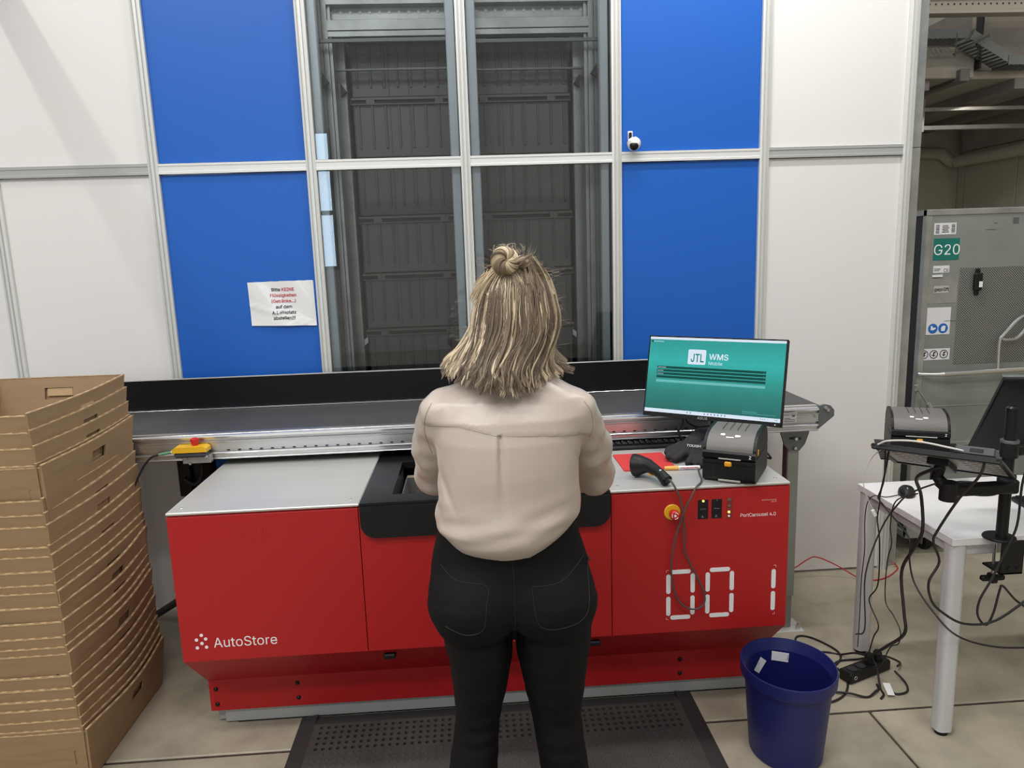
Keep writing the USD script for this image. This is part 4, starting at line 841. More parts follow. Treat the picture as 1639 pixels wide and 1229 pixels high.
single('stand_base', lathe([(0, .022), (.03, .021), (.06, .015), (.085, .008), (.088, .001), (0, 0)], (1.955, 2.655, .735), 'z', 36), black_plastic, 'round black stand foot on the desk behind the clamp pole', 'stand')

# ------------------------------------------------------------------ cables and the power strip
def lead_(label, pts, r=.0035, m=None, n=6, extra=None):
    return single('cable', tube(pts, r, 8, n), m or rubber_cable, label, 'cable')
lead_('thin twisted black cable hanging from the tray corner past the desk end', [(1.31, 2.19, 1.062), (1.312, 2.19, 1.04), (1.36, 2.27, .92), (1.45, 2.45, .80), (1.520, 2.555, .74), (1.535, 2.590, .659), (1.535, 2.565, .568), (1.535, 2.561, .403), (1.53, 2.606, .316), (1.53, 2.533, .248), (1.53, 2.562, .18), (1.525, 2.592, .06)], .0026)
lead_('black cable crossing under the desk towards the right leg', [(1.325, 2.19, 1.062), (1.35, 2.25, .95), (1.45, 2.44, .80), (1.525, 2.545, .735), (1.535, 2.446, .69), (1.535, 2.381, .656), (1.535, 2.372, .576), (1.54, 2.340, .506), (1.55, 2.25, .450), (1.58, 2.16, .406), (1.716, 2.15, .362), (1.90, 2.16, .345)], .0032)
lead_('thick black cable bundle falling from the tray beside the desk edge', [(1.46, 2.12, 1.01), (1.44, 2.16, .985), (1.46, 2.25, .93), (1.53, 2.325, .84), (1.538, 2.318, .716), (1.537, 2.363, .628), (1.535, 2.416, .521), (1.535, 2.386, .377), (1.535, 2.375, .30), (1.535, 2.478, .19), (1.535, 2.57, .10), (1.53, 2.60, .055)], .0058)
lead_('black cable looping in front of the desk leg', [(1.50, 1.99, 1.085), (1.485, 1.99, 1.02), (1.47, 2.05, .93), (1.442, 2.1, .806), (1.439, 2.11, .765), (1.47, 2.12, .693), (1.44, 2.12, .627), (1.453, 2.12, .562), (1.494, 2.12, .516), (1.571, 2.12, .472), (1.676, 2.12, .476), (1.80, 2.12, .56)], .0040)
lead_('grey black cable slanting from the tray to behind the far desk leg', [(1.50, 2.20, .93), (1.52, 2.35, .85), (1.54, 2.455, .778), (1.538, 2.563, .632), (1.535, 2.651, .401), (1.538, 2.639, .178), (1.53, 2.687, .124)], .0030, mat('dark_grey_cable', (.05, .048, .046), .5))
lead_('thin wavy black cable in front of the far cabinet', [(1.50, 2.30, .86), (1.53, 2.47, .772), (1.535, 2.503, .668), (1.535, 2.488, .6), (1.535, 2.509, .516), (1.535, 2.506, .366), (1.535, 2.449, .332), (1.535, 2.401, .295), (1.535, 2.407, .241), (1.535, 2.456, .198), (1.53, 2.50, .10), (1.53, 2.55, .055)], .0022)
lead_('black cable hanging from the clamp pole in a narrow loop', [(1.735, 2.12, 1.00), (1.728, 2.125, .93), (1.728, 2.13, .799), (1.698, 2.13, .716), (1.66, 2.13, .621), (1.624, 2.13, .547), (1.622, 2.13, .492), (1.653, 2.13, .457), (1.675, 2.13, .5), (1.689, 2.13, .576), (1.699, 2.13, .591), (1.746, 2.13, .54), (1.80, 2.13, .50)], .0036)
white_cable = mat('white_cable', (.62, .60, .56), .5)
lead_('white cable arching over the laptop tray', [(1.28, 2.18, 1.075), (1.296, 2.15, 1.094), (1.35, 2.09, 1.105), (1.42, 2.04, 1.095), (1.475, 2.02, 1.082)], .0030, white_cable)
nc = Thing('network_cable', 'thin pale network cable with a clear plug dangling beside the desk', 'cable', (1.33, 2.3, .80))
nc.w('lead', tube([(1.300, 2.19, 1.058), (1.32, 2.28, 1.0), (1.308, 2.30, .936), (1.313, 2.30, .88), (1.345, 2.30, .812)], .0016, 6, 6), white_cable); nc.w('plug', xf(cbox(1.343, 1.355, 2.296, 2.304, .785, .812, .002), (0, -28, 0), pivot=(1.349, 2.3, .8)), white_print)
redc = mat('red_cable', (.50, .02, .03), .45)
lead_('red cable running along the foot of the white panel', [(1.36, 3.40, .02), (1.50, 3.44, .02), (1.624, 3.46, .064), (1.689, 3.46, .105), (1.738, 3.46, .116), (1.839, 3.45, .07), (1.948, 3.42, .006), (2.015, 3.392, .004), (2.10, 3.42, .004), (2.20, 3.50, .004), (2.215, 3.545, .010), (2.19, 3.52, .03)], .0032, redc)
def floor_lead(label, pts, r=.0042): lead_(label, [(x, y, r + z) for x, y, z in pts], r)
floor_lead('black power cable curving on the floor behind the waste bin', [(1.33, 2.80, 0), (1.381, 2.90, 0), (1.44, 2.888, 0), (1.494, 2.79, 0), (1.49, 2.723, 0), (1.443, 2.671, 0), (1.393, 2.64, 0), (1.34, 2.60, 0)])
floor_lead('black cable lying across the power strip', [(1.40, 2.77, 0), (1.448, 2.767, 0), (1.497, 2.742, .0), (1.53, 2.67, .045), (1.55, 2.58, .06), (1.532, 2.50, .0), (1.52, 2.455, 0), (1.495, 2.43, 0)])
floor_lead('black cable loop in front of the power strip', [(1.40, 2.69, 0), (1.435, 2.64, 0), (1.43, 2.56, 0), (1.40, 2.50, .0), (1.355, 2.455, 0), (1.30, 2.43, 0), (1.27, 2.44, .0)])
floor_lead('flat black cable loop nearest the waste bin', [(1.30, 2.52, 0), (1.333, 2.495, 0), (1.391, 2.464, .008), (1.45, 2.445, 0), (1.495, 2.468, .006), (1.52, 2.49, .0), (1.53, 2.52, 0)])
floor_lead('black cable around the back of the power strip', [(1.42, 2.66, .0), (1.47, 2.695, 0), (1.557, 2.70, 0), (1.66, 2.715, 0), (1.705, 2.66, 0), (1.66, 2.60, .02)])
floor_lead('short black cable curl at the right end of the power strip', [(1.63, 2.57, .02), (1.645, 2.52, 0), (1.62, 2.465, 0), (1.575, 2.45, 0), (1.55, 2.47, .0)])
ps = Thing('power_strip', 'black multi-socket power strip on the floor under the cables', 'power strip', (1.525, 2.60, 0), (0, 0, 22))
ps.l('housing', cbox(-.115, .115, -.030, .030, 0, .045, .006), black_plastic)
for k in range(4):
    s = ps.l('socket', lathe([(.020, .0015), (.0225, .0015), (.0225, 0), (.020, 0)], (-.072 + k * .047, 0, .045), 'z', 20), black_gloss); ps.l('socket_well', lathe([(0, .0006), (.019, .0006), (.019, 0)], (-.072 + k * .047, 0, .045), 'z', 20), bin_slot, under=s)
ps.l('switch_ring', lathe([(.006, .0015), (.0075, .0015), (.0075, 0), (.006, 0)], (-.088, -.030, .024), 'y', 18), alu)
for k in (2, 3): ps.l('plug', lathe([(0, .040), (.010, .040), (.017, .030), (.019, .004), (0, .002)], (-.072 + k * .047, 0, .045), 'z', 16), black_plastic)
single('cable_tag', trimesh.Trimesh(*(lambda g: (g.vertices, g.faces))(xf(cbox(-.013, .013, -.030, .030, .0, .0012, .0004), (14, 0, -12), (1.545, 2.465, .018)))), white_print, 'white paper tag tied to the floor cable by the power strip', 'tag')

# ------------------------------------------------------------------ steel roll cabinet G20
GX0, GX1, GY0, GY1, GZ = 2.338, 3.25, 3.66, 4.40, 1.862
gc = Thing('steel_cabinet', 'grey steel roll cabinet with green G20 sign and perforated front', 'cabinet', (2.79, 4.03, 0))
perf = usdkit.material(stage, '/World/Looks/perforated_sheet', {
    'g': ('geometry', {}), 's': ('separate_xyz', {}), 'c': ('combine_xyz', {}), 'v': ('voronoi_texture', {'scale': 108.0, 'randomness': 0.0}) , 'm': ('mapping', {'rotation': (0, 0, .785)}),
    'r': ('rgb_ramp', {'ramp': [(0.0, (.012, .012, .012)), (0.30, (.012, .012, .012)), (0.36, (.27, .28, .26)), (1.0, (.27, .28, .26))]}), 'p': ('principled_bsdf', {'roughness': .5, 'metallic': .3})},
    [('g.position', 's.vector'), ('s.x', 'c.x'), ('s.z', 'c.y'), ('c.vector', 'm.vector'), ('m.vector', 'v.vector'), ('v.distance', 'r.fac'), ('r.color', 'p.base_color')], surface='p.BSDF')
gc.w('front_sheet', cbox(GX0 + .03, GX1 - .03, GY0 + .004, GY0 + .010, .14, GZ - .03, .001), galv_dull)
gc.w('perforated_panel', cbox(2.535, 3.16, GY0 + .001, GY0 + .006, 1.062, 1.562, .001), perf)
gc.w('frame', cat(cbox(GX0, GX0 + .034, GY0, GY0 + .034, .12, GZ - .03, .003), cbox(GX1 - .034, GX1, GY0, GY0 + .034, .12, GZ - .03, .003), cbox(GX0, GX0 + .034, GY1 - .034, GY1, .12, GZ - .03, .003), cbox(GX0 + .0, GX1, GY0 - .002, GY0 + .03, GZ - .031, GZ, .003), cbox(GX0, GX0 + .03, GY0, GY1, GZ - .031, GZ, .003), cbox(GX0, GX1, GY0 + .002, GY0 + .03, .10, .16, .003)), galv)
gc.w('side_sheet', cbox(GX0 + .01, GX0 + .014, GY0 + .03, GY1, .14, GZ - .03, .001), dark_steel); gc.w('top_sheet', cbox(GX0 + .01, GX1, GY0 + .01, GY1, GZ - .012, GZ - .006, .001), galv_dull)
gc.w('fold_line', cbox(2.42, 2.93, GY0 + .0, GY0 + .006, .835, .841, .001), galv); gc.w('fold_line', cbox(2.47, 3.1, GY0 + .001, GY0 + .006, 1.292, 1.2935, .0005), zinc_dark); gc.w('ledge_bar', cbox(2.43, 3.2, GY0 - .01, GY0 + .006, .62, .642, .002), galv)
gc.w('base_tray', cbox(GX0, GX1, GY0 + .01, GY1, .095, .135, .004), galv_dull)
for x in (2.50, 3.1):
    for y in (GY0 + .09, GY1 - .09):
        w_ = gc.w('caster', cyl((x - .016, y, .048), (x + .016, y, .048), .048, 24), black_plastic); gc.w('fork', cat(cbox(x - .024, x - .018, y - .02, y + .03, .03, .096, .003), cbox(x + .018, x + .024, y - .02, y + .03, .03, .096, .003)), galv, under=w_)
gc.w('brake_pad', cbox(2.66, 2.72, GY0 - .03, GY0 + .02, .05, .065, .004), cream)
gc.w('crossbar', cat(tube([(2.336, GY0 - .012, 1.018), (2.40, GY0 - .04, 1.018), (2.46, GY0 - .055, 1.02)], [.012, .010, .013], 12, 4), cyl((2.45, GY0 - .055, 1.02), (3.2, GY0 - .055, 1.035), .013, 14)), steel_bright)
gc.w('hinge_plate', cat(cbox(2.318, 2.346, GY0 - .02, GY0 - .012, .925, .965, .004), cyl((2.331, GY0 - .026, .952), (2.331, GY0 - .012, .952), .006, 8)), galv)
gc.w('gas_strut', cat(cyl((2.336, GY0 - .03, .935), (2.40, GY0 - .04, .84), .005, 10), cyl((2.385, GY0 - .04, .865), (2.47, GY0 - .05, .70), .014, 14)), galv)
gc.w('wire_handle', tube([(2.75, GY0 - .04, 1.03), (2.755, GY0 - .03, 1.17), (2.775, GY0 - .03, 1.21), (2.86, GY0 - .03, 1.30), (2.93, GY0 - .03, 1.30), (2.86, GY0 - .03, 1.20), (2.80, GY0 - .03, 1.185), (2.765, GY0 - .03, 1.19)], .008, 8, 5), steel_bright)
sb = gc.w('sensor_box', cat(cbox(2.606, 2.648, GY0 - .022, GY0 + .002, 1.445, 1.535, .006), cbox(2.615, 2.638, GY0 - .012, GY0 + .002, 1.42, 1.558, .004)), black_plastic)
gc.w('sensor_label', cbox(2.626, 2.645, GY0 - .0232, GY0 - .02, 1.462, 1.492, .0004), white_print, under=sb)
def plate_label(name, x0, x1, z0, z1, m, pieces=(), under=None, depth=.0012):
    p = gc.w(name, cbox(x0, x1, GY0 + .004 - depth, GY0 + .006, z0, z1, .0004), m); y = GY0 + .004 - depth
    for nm, g, mm in pieces: gc.w(nm, g, mm, False, under=p)
    return p
ink = mat('label_black', (.02, .02, .02), .6); deep_green = mat('sign_green', (.004, .16, .13), .45); sign_blue = mat('sign_blue', (.01, .13, .45), .45)
yl = GY0 + .0028
def bx_(x0, x1, z0, z1): return cbox(x0, x1, yl - .0006, yl + .001, z0, z1, .0001)
bars_ = lambda x0, x1, z0, z1, n: cat(*[bx_(x0, x1, z0 + (z1 - z0) * i / n, z0 + (z1 - z0) * (i + .35 + .4 * ((i * 7) % 3) / 3) / n) for i in range(n)])
plate_label('barcode_label', 2.383, 2.500, 1.735, 1.793, paper_white, [('barcode', bars_(2.392, 2.410, 1.741, 1.785, 12), ink), ('barcode', bars_(2.474, 2.493, 1.743, 1.787, 12), ink), ('label_lines', cat(*[bx_(2.424 + .004 * (i % 2), 2.462 - .003 * (i % 3), 1.746 + i * .0065, 1.749 + i * .0065) for i in range(6)]), ink)])
plate_label('number_sign', 2.386, 2.524, 1.605, 1.716, deep_green, [('lettering', text_y('G20', 2.455, yl, 1.633, .052, 'c'), white_print)])
plate_label('ce_label', 2.392, 2.478, 1.542, 1.578, paper_white, [('lettering', text_y('CE', 2.474, yl, 1.546, .016, 'r'), ink), ('label_lines', cat(bx_(2.396, 2.43, 1.560, 1.563), bx_(2.396, 2.425, 1.552, 1.555)), ink)])
plate_label('torn_sticker', 2.390, 2.445, 1.515, 1.532, paper_white)
plate_label('inspection_plate', 2.368, 2.528, 1.385, 1.520, galv); plate_label('inspection_label', 2.402, 2.481, 1.438, 1.474, mat('grey_label', (.45, .45, .43), .5), [('lettering', text_y('geprüft', 2.4415, GY0 + .001, 1.449, .0165, 'c', bold=True), ink)], depth=.003)
p = plate_label('safety_label', 2.375, 2.503, 1.222, 1.363, paper_white)
for x, pts in ((2.411, [(-.012, -.008), (.004, -.008), (.016, .0), (.014, .004), (-.002, .006), (-.004, .014), (-.012, .014)]), (2.466, [(-.010, -.014), (.008, -.014), (.012, .0), (.012, .012), (.006, .014), (-.004, .013), (-.012, .002)])):
    q = gc.w('mandatory_sign', lathe([(0, .001), (.0255, .001), (.026, 0)], (x, yl, 1.254), 'y', 28), sign_blue, under=p); gc.w('sign_symbol', ext(affinity.translate(Polygon(pts), x, 1.254), 'y', yl - .0016, yl), white_print, under=p)
p = plate_label('pictogram_label', 2.352, 2.512, 1.088, 1.148, paper_white)
for x in (2.373, 2.425, 2.480):
    gc.w('pictogram_ring', lathe([(.019, .001), (.0225, .001), (.0225, 0), (.019, 0)], (x, yl, 1.118), 'y', 24), ink, under=p)
    gc.w('pictogram', cat(bx_(x - .003, x + .003, 1.106, 1.130), bx_(x - .011, x + .011, 1.112, 1.115), lathe([(0, .0008), (.004, .0008), (.004, 0)], (x + .006, yl, 1.128), 'y', 10)), ink, under=p)
gc.w('scratch', cat(bx_(2.66, 2.71, 1.752, 1.754), bx_(2.70, 2.715, 1.785, 1.787), bx_(2.80, 2.83, 1.78, 1.81)), zinc_dark)

# ------------------------------------------------------------------ mezzanine, beams, pipes and cable trays over the passage behind
mz = Thing('ceiling', None, None, kind='structure')
mz.w('slab_soffit', cbox(2.3, XR + .1, 4.47, YB, 2.655, 2.70, .004), raw_concrete); mz.w('fascia', cbox(2.3, 3.07, 4.44, 4.475, 2.655, 2.86, .004), raw_concrete)
for x in (2.75, 3.35, 3.85): mz.w('soffit_joist', cbox(x, x + .07, 4.47, YB, 2.595, 2.656, .003), mat('joist_%d' % int(x * 100), (.22, .20, .175), .7))
mz.w('upper_ceiling', cbox(2.2, XR + .1, 3.7, YB + .1, 4.5, 4.6, .004), raw_concrete)
mz.w('edge_beam', cbox(2.96, 3.02, 4.40, YB, 2.63, 2.70, .004), mat('brown_grey_steel', (.14, .125, .11), .6))
paint_beige = mat('beige_painted_steel', (.34, .31, .255), .5)
mb = Thing('perforated_beam', 'beige perforated steel beam crossing the passage at the top right', 'beam', (3.2, 4.30, 3.0))
mb.w('web', cbox(2.4, XR, 4.29, 4.31, 2.975, 3.055, .003), paint_beige); mb.w('flange', cat(cbox(2.4, XR, 4.26, 4.34, 3.055, 3.07, .002), cbox(2.4, XR, 4.26, 4.34, 2.965, 2.98, .002)), paint_beige)
for k in range(24): mb.w('hole', lathe([(0, .001), (.0055, .001), (.0055, 0)], (2.64 + k * .036, 4.29, 3.022), 'y', 8), bin_slot)
db = Thing('hole_beam', 'dark steel beam with two round holes below the beige beam', 'beam', (2.9, 4.45, 2.95))
web = sbox(2.4, 3.085, 2.885, 3.035)
for x in (2.835, 2.925): web = web.difference(Point(x, 2.963).buffer(.0165))
db.w('web', ext(web, 'y', 4.44, 4.455), mat('dark_brown_steel', (.085, .072, .062), .55)); db.w('end_plate', cbox(3.075, 3.085, 4.40, 4.46, 2.70, 3.06, .002), dark_steel)
for k in range(9): db.w('hole', lathe([(0, .001), (.005, .001), (.005, 0)], (2.72 + k * .042, 4.44, 2.905 + .1 * (k % 2)), 'y', 8), bin_slot)
dc = single('air_duct', cbox(3.10, XR - .06, 4.52, 5.2, 2.702, 3.10, .01), mat('duct_sheet', (.20, .18, .15), .6, .1, var=.2, vscale=3), 'large grey brown duct box hanging at the top right', 'duct')
ct = Thing('cable_tray', 'grey perforated cable tray with a slanting branch under the ceiling', 'cable tray', (2.95, 4.36, 2.83))
tray_m = mat('tray_zinc', (.12, .125, .12), .5, .5)
def tray_run(a, b, w, rails=True):
    a = np.array(a, float); b = np.array(b, float); d = b - a; L = np.linalg.norm(d); d /= L; s = np.cross(d, [0, 0, 1.0]); s /= np.linalg.norm(s); up = np.cross(s, d); R = np.stack([d, s, up], 1)
    B = lambda x0, x1, y0, y1, z0, z1: onto(cbox(x0, x1, y0, y1, z0, z1, .001), R, a)
    ct.w('side_wall', B(0, L, -w / 2, -w / 2 + .003, 0, .055), tray_m); ct.w('side_wall', B(0, L, w / 2 - .003, w / 2, 0, .055), tray_m)
    for k in range(int(L / .028)): ct.w('rung', B(k * .028 + .006, k * .028 + .022, -w / 2, w / 2, 0, .004), tray_m)
tray_run((2.4, 4.36, 2.838), (2.93, 4.36, 2.838), .14); tray_run((2.915, 4.34, 2.83), (3.19, 4.36, 2.690), .13); tray_run((3.17, 4.36, 2.690), (4.1, 4.36, 2.70), .14)
lw = Thing('threaded_rod', 'thin black rod slanting across the cable tray', 'rod', (2.9, 4.28, 2.80)); lw.w('rod', cyl((2.815, 4.26, 2.745), (3.02, 4.26, 2.845), .006, 8), dark_steel); lw.w('hanger', cyl((2.825, 4.26, 2.735), (2.83, 4.26, 2.86), .003, 6), dark_steel)
sr = Thing('strut_rail', 'bright steel strut rails hanging below the soffit', 'rail', (3.3, 5.0, 2.5))
sr.w('rail', cbox(2.75, 4.1, 4.93, 4.96, 2.556, 2.580, .002), steel_bright); sr.w('rail', cbox(2.7, 4.1, 5.1, 5.14, 2.46, 2.49, .002), galv); sr.w('hanger', cbox(3.14, 3.165, 5.05, 5.075, 2.44, 2.66, .002), alu); sr.w('hanger', cbox(3.93, 3.955, 5.05, 5.075, 2.44, 2.66, .002), zinc_dark)
pp = Thing('pipe', 'cream pipe with an elbow running along the right passage wall', 'pipe', (4.1, 5.8, 2.36))
pc = mat('cream_pipe', (.50, .455, .36), .4)
pp.w('run', cyl((4.11, YB - .12, 2.345), (4.11, -1, 2.345), .047, 20), pc); pp.w('elbow', tube([(4.11, YB - .10, 2.345), (4.09, YB - .055, 2.36), (4.02, YB - .05, 2.41), (3.90, YB - .05, 2.425), (2.9, YB - .05, 2.43)], .047, 16, 6), pc)
# ------------------------------------------------------------------ the woman at the port, seen from behind
class Field:
    """A sampled distance field that is filled piece by piece, each piece only near itself."""
    def __init__(s, lo, hi, step): s.lo = np.array(lo, float); s.step = step; s.P = grid(lo, hi, step).astype(np.float32); s.f = np.full(s.P.shape[:3], .5, np.float32)
    def add(s, fn, lo, hi, k=.015):
        a = np.maximum(0, ((np.array(lo) - s.lo) / s.step).astype(int) - 1); b = np.minimum(s.f.shape, ((np.array(hi) - s.lo) / s.step).astype(int) + 2)
        q = tuple(slice(i, j) for i, j in zip(a, b)); s.f[q] = smin(s.f[q], fn(s.P[q]), k)
    def cone(s, a, b, ra, rb, k=.015):
        m = max(ra, rb) + .05; s.add(lambda P: d_cone(P, a, b, ra, rb), np.minimum(a, b) - m, np.maximum(a, b) + m, k)
    def ell(s, c, r, k=.015): s.add(lambda P: d_ell(P, c, r), np.array(c) - np.array(r) - .05, np.array(c) + np.array(r) + .05, k)
    def loft(s, keys, k=.015):
        K = np.array(keys); r = K[:, 3:5].max(0) + .05
        s.add(lambda P: d_loft(P, keys), (K[:, 1].min() - r[0], K[:, 2].min() - r[1], K[0, 0] - .03), (K[:, 1].max() + r[0], K[:, 2].max() + r[1], K[-1, 0] + .03), k)
    def mesh(s): return surface_net(s.f, s.lo, s.step)
def back_y(f, P, x, z):
    """y of the surface seen from behind (first crossing from -y) at the points (x, z)."""
    lo = P[0, 0, 0]; st_ = P[1, 0, 0, 0] - lo[0]; x = np.asarray(x, float); z = np.asarray(z, float)
    i = np.clip((x - lo[0]) / st_, 0, f.shape[0] - 1.001); k = np.clip((z - lo[2]) / st_, 0, f.shape[2] - 1.001); i0, k0 = i.astype(int), k.astype(int); a, b = (i - i0)[..., None], (k - k0)[..., None]
    col = (f[i0, :, k0] * (1 - a) + f[i0 + 1, :, k0] * a) * (1 - b) + (f[i0, :, k0 + 1] * (1 - a) + f[i0 + 1, :, k0 + 1] * a) * b
    j = np.argmax(col < 0, -1); j = np.maximum(j, 1); g0 = np.take_along_axis(col, (j - 1)[..., None], -1)[..., 0]; g1 = np.take_along_axis(col, j[..., None], -1)[..., 0]
    return lo[1] + (j - 1 + g0 / np.where(g0 - g1 == 0, 1, g0 - g1)) * st_
skin = mat('skin', (.62, .40, .31), .45, subsurface_weight=.15, subsurface_radius=(.012, .005, .003), subsurface_scale=1.0)
satin = usdkit.material(stage, '/World/Looks/satin', {'p': ('principled_bsdf', {'base_color': (.50, .425, .365), 'roughness': .30, 'specular_ior_level': .55, 'sheen_weight': .25, 'sheen_roughness': .4, 'sheen_tint': (.9, .82, .75), 'anisotropic': .35}),
    'tc': ('texture_coordinate', {}), 'm': ('mapping', {'scale': (1, 1, .35)}), 'n': ('noise_texture', {'scale': 26.0, 'detail': 3.0}), 'b': ('bump', {'strength': .16, 'distance': .008})}, [('tc.object', 'm.vector'), ('m.vector', 'n.vector'), ('n.fac', 'b.height'), ('b.normal', 'p.normal')], surface='p.BSDF')
denim = mat('black_denim', (.0035, .0035, .0042), .7, bump=.25, bscale=500, spec=.22)
stitch = mat('denim_seam', (.0055, .0055, .0065), .7)
wo = Thing('person', 'person with blonde half-up hair, beige satin blouse and black trousers standing at the port', 'person', (.08, 1.75, .0))
GROUND = .0165
# body
B = Field((-.20, 1.55, .02), (.42, 2.34, 1.74), .0055)
B.loft([(.10, -.052, 1.745, .034, .040), (.25, -.046, 1.735, .048, .054), (.377, -.041, 1.72, .051, .058), (.511, -.0235, 1.73, .047, .054), (.62, -.0125, 1.725, .057, .067), (.76, -.012, 1.72, .07, .08)])
B.loft([(.10, .215, 1.745, .034, .040), (.25, .207, 1.735, .048, .054), (.368, .2, 1.72, .051, .058), (.528, .1825, 1.73, .053, .057), (.617, .179, 1.725, .066, .072), (.76, .178, 1.72, .085, .085)])
B.loft([(.835, .078, 1.715, .16, .085), (.87, .078, 1.71, .18, .100), (1.02, .072, 1.72, .155, .095), (1.15, .078, 1.71, .145, .098), (1.28, .08, 1.715, .150, .092), (1.345, .084, 1.725, .150, .07), (1.385, .095, 1.735, .085, .055), (1.42, .10, 1.742, .056, .054)], .03)
B.cone((.10, 1.745, 1.38), (.108, 1.757, 1.50), .053, .052, .02)
HP_ = np.array([.112, 1.757, 1.50]); Rh = trimesh.transformations.rotation_matrix(math.radians(-13), [1, 0, 0])[:3, :3]
hd = lambda x, y, z: HP_ + Rh @ (np.array([x, y, z]) - HP_)
B.ell(hd(.115, 1.775, 1.592), (.076, .097, .104), .02); B.ell(hd(.115, 1.822, 1.525), (.052, .055, .058), .03); B.ell(hd(.115, 1.845, 1.492), (.024, .022, .018), .02)
B.cone(hd(.115, 1.868, 1.578), hd(.115, 1.890, 1.548), .008, .0125, .012)
for s_ in (-1, 1):
    B.ell(hd(.115 + s_ * .034, 1.855, 1.538), (.022, .016, .018), .015); B.ell(hd(.115 + s_ * .079, 1.770, 1.565), (.008, .018, .030), .008); B.ell(hd(.115 + s_ * .030, 1.866, 1.600), (.022, .010, .008), .01)
ARMS = [dict(sh=(-.078, 1.735, 1.335), el=(-.108, 1.925, 1.125), wr=(.005, 2.125, 1.055), s=1), dict(sh=(.247, 1.735, 1.32), el=(.322, 1.925, 1.105), wr=(.205, 2.12, 1.045), s=-1)]
for A in ARMS:
    B.cone(A['sh'], A['el'], .046, .038, .02); B.cone(A['el'], A['wr'], .036, .025, .01)
    w_ = np.array(A['wr']); s_ = A['s']; fwd = np.array([.10 * s_, .90, -.35]); fwd /= np.linalg.norm(fwd); side = np.cross(fwd, [0, 0, 1]); side /= np.linalg.norm(side); dn_ = np.cross(side, fwd); dn_ = -dn_ if dn_[2] > 0 else dn_
    kn = w_ + fwd * .085
    for q in (-.024, -.008, .008, .024): B.cone(w_ + side * q * .6 + fwd * .012, kn + side * q, .0165, .012, .012)
    for q, L in ((-.027, .062 if s_ > 0 else .078), (-.009, .083), (.009, .082), (.027, .078 if s_ > 0 else .062)):
        a = kn + side * q; b_ = a + fwd * L * .45 + dn_ * L * .18; c_ = b_ + fwd * L * .22 + dn_ * L * .26; e_ = c_ + fwd * L * .08 + dn_ * L * .22
        B.cone(a, b_, .0098, .0088, .004); B.cone(b_, c_, .0088, .0078, .003); B.cone(c_, e_, .0078, .0068, .003)
    ts = side * s_
    a = w_ + fwd * .025 + ts * .022; b_ = a + fwd * .036 + ts * .026 + dn_ * .012; c_ = b_ + fwd * .032 + ts * .004 + dn_ * .010
    B.cone(a, b_, .0125, .0105, .008); B.cone(b_, c_, .0100, .0082, .003)
for x in (-.052, .215): B.cone((x, 1.745, .10), (x, 1.76, .06), .036, .036, .02); B.cone((x, 1.74, .055), (x - .01 * (1 if x < 0 else -1), 1.92, .045), .030, .026, .02)
wo.w('body', B.mesh(), skin, True)
for s_ in (-1, 1):
    e = wo.w('eye', xf(trimesh.creation.icosphere(2, .0115), move=hd(.115 + s_ * .031, 1.8605, 1.583)), white_print, True); wo.w('iris', xf(trimesh.creation.icosphere(2, .0056), move=hd(.115 + s_ * .031, 1.8682, 1.581)), mat('iris_%d' % (s_ + 1), (.05, .09, .12), .3), True, under=e)
    wo.w('eyebrow', tube([hd(.115 + s_ * .014, 1.874, 1.606), hd(.115 + s_ * .032, 1.873, 1.611), hd(.115 + s_ * .050, 1.860, 1.605)], [.002, .003, .0015], 6, 4), mat('brow_%d' % (s_ + 1), (.20, .13, .07), .7))
wo.w('lips', xf(lathe([(0, -.0045), (.012, -.003), (.022, 0), (.012, .003), (0, .0045)], sides=20, sy=.35), move=hd(.115, 1.872, 1.521)), mat('lips', (.50, .20, .18), .4), True)
# shoes
for x in (-.052, .215):
    F = Field((x - .07, 1.66, 0.0), (x + .07, 1.99, .13), .005); t = -.010 if x < 0 else .010
    F.cone((x, 1.715, .048), (x + t * .5, 1.80, .050), .040, .042, .02); F.cone((x + t * .5, 1.80, .048), (x + t, 1.905, .040), .042, .034, .02); F.cone((x, 1.735, .08), (x, 1.738, .112), .045, .044, .02)
    F.f = np.maximum(F.f, GROUND + .018 - F.P[..., 2]); s_ = wo.w('shoe', F.mesh(), black_plastic, True)
    wo.w('sole', ext(unary_union([Point(x, 1.715).buffer(.042), Point(x + t, 1.905).buffer(.037), Polygon([(x - .042, 1.715), (x + .042, 1.715), (x + t + .037, 1.905), (x + t - .037, 1.905)])]), 'z', GROUND, GROUND + .022), white_print, under=s_)
# trousers
T_ = Field((-.20, 1.53, .07), (.36, 1.90, 1.07), .005)
T_.loft([(.095, -.052, 1.745, .049, .053), (.16, -.049, 1.742, .052, .056), (.25, -.046, 1.737, .059, .066), (.32, -.043, 1.725, .063, .071), (.377, -.041, 1.72, .0640, .072), (.45, -.033, 1.723, .060, .067), (.511, -.0245, 1.728, .0585, .066), (.56, -.019, 1.728, .0605, .070), (.62, -.0125, 1.725, .0695, .081), (.70, -.010, 1.722, .0800, .093), (.79, -.014, 1.718, .0915, .104), (.86, -.018, 1.715, .100, .108)], .02)
T_.loft([(.095, .215, 1.745, .049, .053), (.16, .212, 1.742, .052, .056), (.25, .207, 1.737, .059, .066), (.32, .203, 1.725, .0625, .071), (.368, .2005, 1.72, .0635, .072), (.45, .191, 1.723, .0625, .068), (.528, .182, 1.728, .0655, .070), (.617, .1795, 1.725, .0790, .086), (.70, .178, 1.722, .0915, .097), (.76, .1785, 1.718, .0970, .103), (.86, .176, 1.715, .101, .108)], .02)
